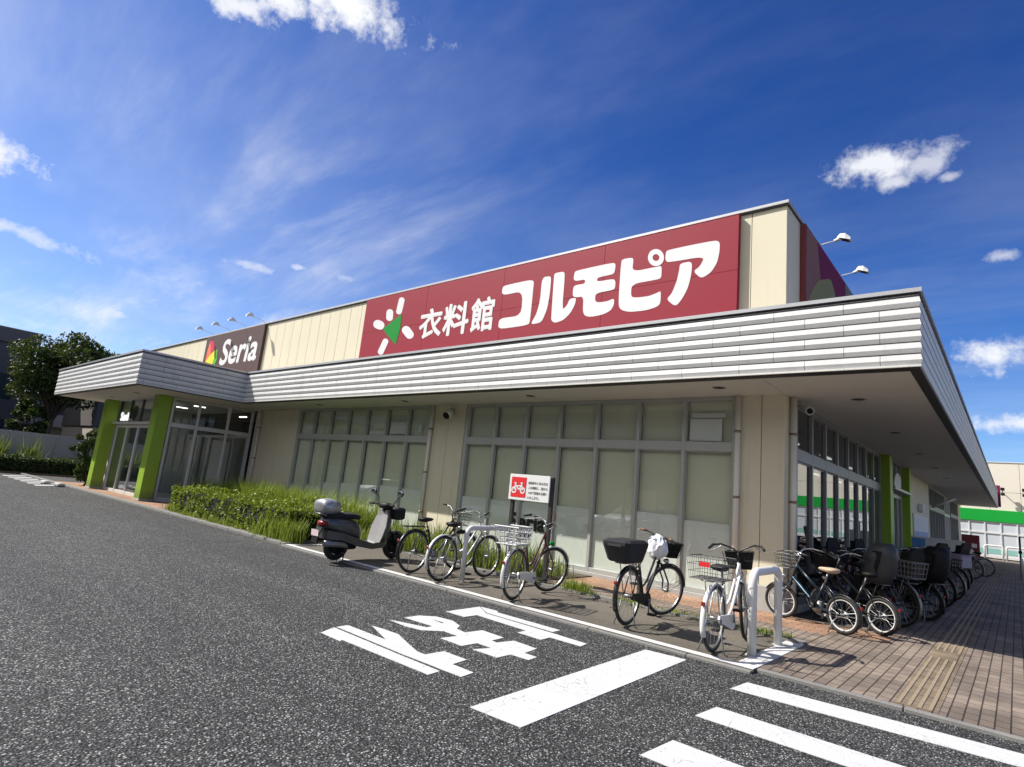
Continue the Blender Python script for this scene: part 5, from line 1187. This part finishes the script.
def blades(m, region, n, h0, h1, rnd, w=.011, lean=.35, z0=.04):
    for _ in range(n):
        x, y = region(rnd); h = rnd.uniform(h0, h1)*(1-.3*rnd.random()); a = rnd.uniform(0, 2*PI); l = rnd.uniform(.1, lean)*h
        dx, dy = math.cos(a)*l, math.sin(a)*l; px, py = -math.sin(a)*w, math.cos(a)*w
        v = [(x-px, y-py, z0), (x+px, y+py, z0), (x+dx*.35+px*.8, y+dy*.35+py*.8, z0+h*.55), (x+dx*.35-px*.8, y+dy*.35-py*.8, z0+h*.55), (x+dx, y+dy, z0+h*(1-.25*l/h))]
        m.add(v, [(0, 1, 2, 3), (3, 2, 4)])
m = MB(); rg_ = random.Random(21)
clump = lambda cx, cy, s: (lambda r: (r.gauss(cx, s), r.gauss(cy, s)))
blades(m, lambda r: (r.uniform(-19.6, -12.0), r.uniform(7.6, 9.7)), 5600, .62, 1.12, rg_, .011, .75)
for i in range(54): blades(m, clump(rg_.uniform(-19.4, -12.6), rg_.uniform(7.8, 9.4), .14), 42, .8, 1.36, rg_, .011, .6)
blades(m, lambda r: (r.uniform(-11.9, -6.4), r.uniform(8.2, 9.6)), 2400, .22, .48, rg_, .010, .5)
for i in range(70): blades(m, clump(rg_.uniform(-17.2, -12.6), rg_.uniform(7.65, 8.35), .13), 34, .9, 1.36, rg_, .013, .7)
for i in range(16): blades(m, clump(rg_.uniform(-11.0, -6.6), rg_.uniform(8.25, 9.0), .10), 60, .5, .85, rg_, .010, .45)
for i in range(12): blades(m, clump(rg_.uniform(-12.7, -11.1), rg_.uniform(6.42, 6.75), .10), 70, .35, .68, rg_, .009, .5)
for i in range(24): blades(m, clump(rg_.uniform(-17.6, -12.5), rg_.uniform(6.38, 6.42), .06), 16, .08, .22, rg_, .007, .5)
blades(m, lambda r: (r.uniform(-18.8, -18.0), r.uniform(6.5, 7.6)), 200, .1, .3, rg_, .008, .5)
for i in range(60): x = rg_.uniform(-6.2, -2.1); blades(m, clump(x, 8.09+rg_.uniform(-.03, .05), .05), 12, .05, .13, rg_, .006, .7)
for i in range(10): blades(m, clump(rg_.uniform(-5.9, -5.2), 8.14, .07), 22, .1, .28, rg_, .006, .7)
tag(m.build('grass', 'grass_blade'), 'tall bright green grass growing in the bed behind the hedge and the parked bicycles', 'grass', kind='stuff')

def tree(name, label, loc, h, trunk_h, cr, n_clump, per, leaf, mats, seed, group=None, cat='tree', zr=.75, tr=.14, core=False):
    rnd = random.Random(seed); t = thing(name, label, cat, loc, 0, group)
    m = MB(); base = Vector((0, 0, 0)); top = Vector((rnd.uniform(-.2, .2), rnd.uniform(-.2, .2), trunk_h))
    m.tube([base-Vector((0, 0, .1)), lerp(base, top, .5)+Vector((.05, .03, 0)), top, top+Vector((0, 0, (h-trunk_h)*.5))], [tr, tr*.8, tr*.65, tr*.2], 9)
    cc = Vector((0, 0, (h+trunk_h)/2)); cl = []
    for i in range(n_clump):
        while True:
            d = Vector((rnd.uniform(-1, 1), rnd.uniform(-1, 1), rnd.uniform(-1, 1)))
            if .25 < d.length < 1: break
        c = cc+Vector((d.x*cr, d.y*cr, d.z*(h-trunk_h)/2)); cl.append((c, cr*rnd.uniform(.20, .36)))
        if i % 2 == 0: s = lerp(base, top, rnd.uniform(.75, 1.0)); m.tube([s, lerp(s, c, .5)+Vector((0, 0, -.1)), c], [tr*.4, tr*.25, tr*.08], 5)
    m.build('trunk', 'bark', t)
    m = MB()
    for c, r in cl:
        pts = []
        for _ in range(per):
            d = Vector((rnd.gauss(0, 1), rnd.gauss(0, 1), rnd.gauss(0, 1))).normalized()*r*rnd.uniform(.35, 1)**.5
            pts.append((c.x+d.x, c.y+d.y, c.z+d.z*zr))
        leaf_quads(m, pts, leaf, rnd)
    m.build('crown', mats, t); return t
# shrub by the left pillar
tree('shrub', 'dark rounded shrub standing beside the left green entrance pillar', (-28.75, 6.95, PZ), 2.25, .2, .60, 36, 170, .10, 'dark_leaf', 5, cat='shrub', tr=.05, zr=.9)
for x, y, lb in ((-27.6, 5.95, 'pale low stone block at the foot of the shrub, nearer the green pillar'), (-28.8, 5.75, 'pale low stone block at the foot of the shrub, farther left')):
    t = thing('stone_block', lb, 'stone', (x, y, 0)); m = MB(); m.cbox(x-.35, x+.35, y-.12, y+.12, 0, .14, .04); m.build('block', 'concrete', t, world=True)

# ================================================================== far left: wall, hedge, reeds, tree, buildings
struct(MB().box(-41, -36.5, -20, 16, -.02, .08).build('soil', 'soil'))
m = MB()
y = -16
while y < 22: m.cbox(-40.2, -40, y+.006, y+1.994, 0, 2.08, .01); y += 2
tag(m.build('boundary_wall', 'white_wall'), 'long pale concrete boundary wall behind the dark roadside hedge', 'wall')
rh = random.Random(31)
t = thing('hedge', 'dark low hedge at the left edge before the pale boundary wall', 'hedge', (-37.6, 3, 0)); pts = []
for _ in range(9000):
    q = rh.random(); y = rh.uniform(-6, 9.5)
    if q < .5: x = -36.9-abs(rh.gauss(0, .08)); z = rh.uniform(.05, .85)
    else: x = rh.uniform(-38.6, -36.9); z = .85+bumpy(y, x)-abs(rh.gauss(0, .06))
    pts.append((x, y, z))
m = MB(); leaf_quads(m, pts, .13, rh); m.build('foliage', 'dark_leaf', t, world=True)
MB().box(-38.6, -37.05, -6, 9.5, .02, .72).build('shade_core', 'leaf_core', t, world=True)  # dark block standing in for the shade inside this hedge
m = MB()
for i in range(30): blades(m, clump(-39.2+rg_.uniform(-.3, .3), rg_.uniform(1, 7.2), .12), 26, 1.1, 2.3, rg_, .02, .35)
tag(m.build('reeds', 'grass_blade'), 'loose tall reeds and weeds in front of the pale boundary wall', 'reeds', kind='stuff')
tree('broadleaf_tree', 'large dark broadleaf tree rising behind the pale boundary wall', (-45.5, 8.5, 0), 8.4, 3.9, 2.8, 85, 250, .21, 'tree_leaf', 8, tr=.15)
tree('broadleaf_tree', 'small dark tree low against the beige blocks behind the boundary wall', (-47, 8.0, 0), 4.6, 1.6, 1.2, 22, 150, .22, 'dark_leaf', 12, tr=.12)
D = thing('dark_building', 'dark grey tiled building with a flat roof at the left edge', 'building', (-62, 2, 0))
MB().cbox(-72, -54, -22, 8.3, 0, 8.4, .05).build('wall', 'dark_tile', D, world=True)
MB().cbox(-72.1, -53.9, -22.1, 8.4, 8.405, 9.5, .05).build('parapet', 'dark_tile_top', D, world=True)
for y in (1.5, 6.0):
    for z in (1.2, 4.4): m = MB(); m.box(-53.995, -53.96, y, y+1.6, z, z+1.8); m.build('window', 'dusk_glass', D, world=True)
E_ = thing('beige_building', 'beige block with stepped balconies glimpsed between the tree and the dark building', 'building', (-64, 15, 0))
m = MB(); m.cbox(-72, -60, 8.5, 22, 0, 5.6, .05); m.build('wall', 'beige_block', E_, world=True)
for z in (1.2, 3.0):
    m = MB(); m.cbox(-59.99, -58.9, 9, 21, z, z+1.0, .03); m.build('balcony', 'beige_block', E_, world=True)
    m = MB(); m.box(-59.995, -59.97, 9.5, 20.5, z+1.01, z+1.75); m.build('window', 'dusk_glass', E_, world=True)
E_ = thing('beige_building', 'pale block with dark cladding behind the left end of the canopy', 'building', (-48, 16, 0))
m = MB(); m.cbox(-54, -46, 11.0, 24, 0, 3.0, .05); m.build('wall', 'beige_block', E_, world=True)
m = MB(); m.cbox(-54.1, -45.9, 10.9, 24.1, 3.005, 5.0, .05); m.build('upper_wall', 'dark_tile_top', E_, world=True)

# behind the viewpoint, seen only as reflections in the store glass
N_ = thing('opposite_building', 'dark apartment block across the car park reflected in the store windows', 'building', (-25, -32, 0))
MB().cbox(-75, 30, -42, -30, 0, 13.5, .05).build('wall', 'opposite_block', N_, world=True)  # height and dark tone chosen to keep the window reflections dark
for x in range(-58, 8, 6):
    for z in (1.0, 4.0, 6.8): m = MB(); m.box(x, x+3.2, -29.995, -29.95, z, z+1.4); m.build('window', 'dusk_glass', N_, world=True)
tree('broadleaf_tree', 'dark broadleaf tree across the car park reflected in the entrance glass', (-47, -1.2, 0), 7.5, 2.0, 3.0, 40, 130, .30, 'tree_leaf', 18, tr=.2)

# parked cars behind the viewpoint, seen as faint reflections in the store windows
def car(label, loc, rz, paint_m, group):
    t = thing('parked_car', label, 'car', loc, rz, group)
    def sec(x, w, z0, z1, c=.10): return [(x, -w, z0), (x, w, z0), (x, w*1.0, z1-c), (x, w*.88, z1), (x, -w*.88, z1), (x, -w*1.0, z1-c)]
    MB().loft([sec(-2.1, .70, .38, .80), sec(-2.0, .80, .28, .98), (sec(-1.2, .84, .24, 1.02)), sec(.7, .84, .24, 1.0), sec(1.55, .82, .24, .90), sec(2.0, .74, .28, .74), sec(2.12, .60, .38, .62)]).build('body', paint_m, t)
    MB().loft([[(x0, -w, z), (x1, -w, z), (x1, w, z), (x0, w, z)] for x0, x1, w, z in ((-1.75, 1.05, .78, .985), (-1.45, .30, .66, 1.44), (-1.3, .15, .60, 1.48))]).build('cabin', paint_m, t)
    m = MB()
    for s in (-1, 1): m.loft([[(x0, s*(w+.004), z), (x1, s*(w+.004), z), (x1, s*(w-.05), z), (x0, s*(w-.05), z)] for x0, x1, w, z in ((-1.55, .80, .768, 1.03), (-1.35, .28, .680, 1.37))])
    m.build('side_glass', 'dusk_glass', t)
    for z_, q in ((0, ((1.02, .77, 1.0), (.36, .65, 1.41))), (1, ((-1.735, .74, 1.03), (-1.50, .64, 1.38)))):
        m = MB(); m.loft([[(x-.03, -w, z), (x+.035, -w, z), (x+.035, w, z), (x-.03, w, z)] for x, w, z in q]); m.build('windscreen', 'dusk_glass', t)
    for x in (-1.3, 1.35):
        for s in (-1, 1):
            m = MB(); m.tube([(x, s*.62, .31), (x, s*.64, .31), (x, s*.82, .31), (x, s*.84, .31)], [.27, .31, .31, .28], 22); w = m.build('wheel', 'black_rubber', t)
            m = MB(); m.tube([(x, s*.835, .31), (x, s*.852, .31)], [.20, .18], 18); m.build('rim', 'alu_light', w)
    for s in (-1, 1):
        m = MB(); m.cbox(1.93, 2.07, s*.40, s*.68, .60, .72, .02); m.build('headlight', 'market_film', t); m = MB(); m.cbox(-2.10, -1.98, s*.48, s*.74, .72, .90, .02); m.build('tail_light', 'red_plastic', t)
car('white hatchback across the car park, its reflection faint in the right window bank', (-13.6, -5.2, 0), R(90), 'white_paint', 'cars reflected in the store windows')
car('silver hatchback across the car park, its reflection faint in the left window bank', (-34, -6.0, 0), R(90), 'silver_paint', 'cars reflected in the store windows')
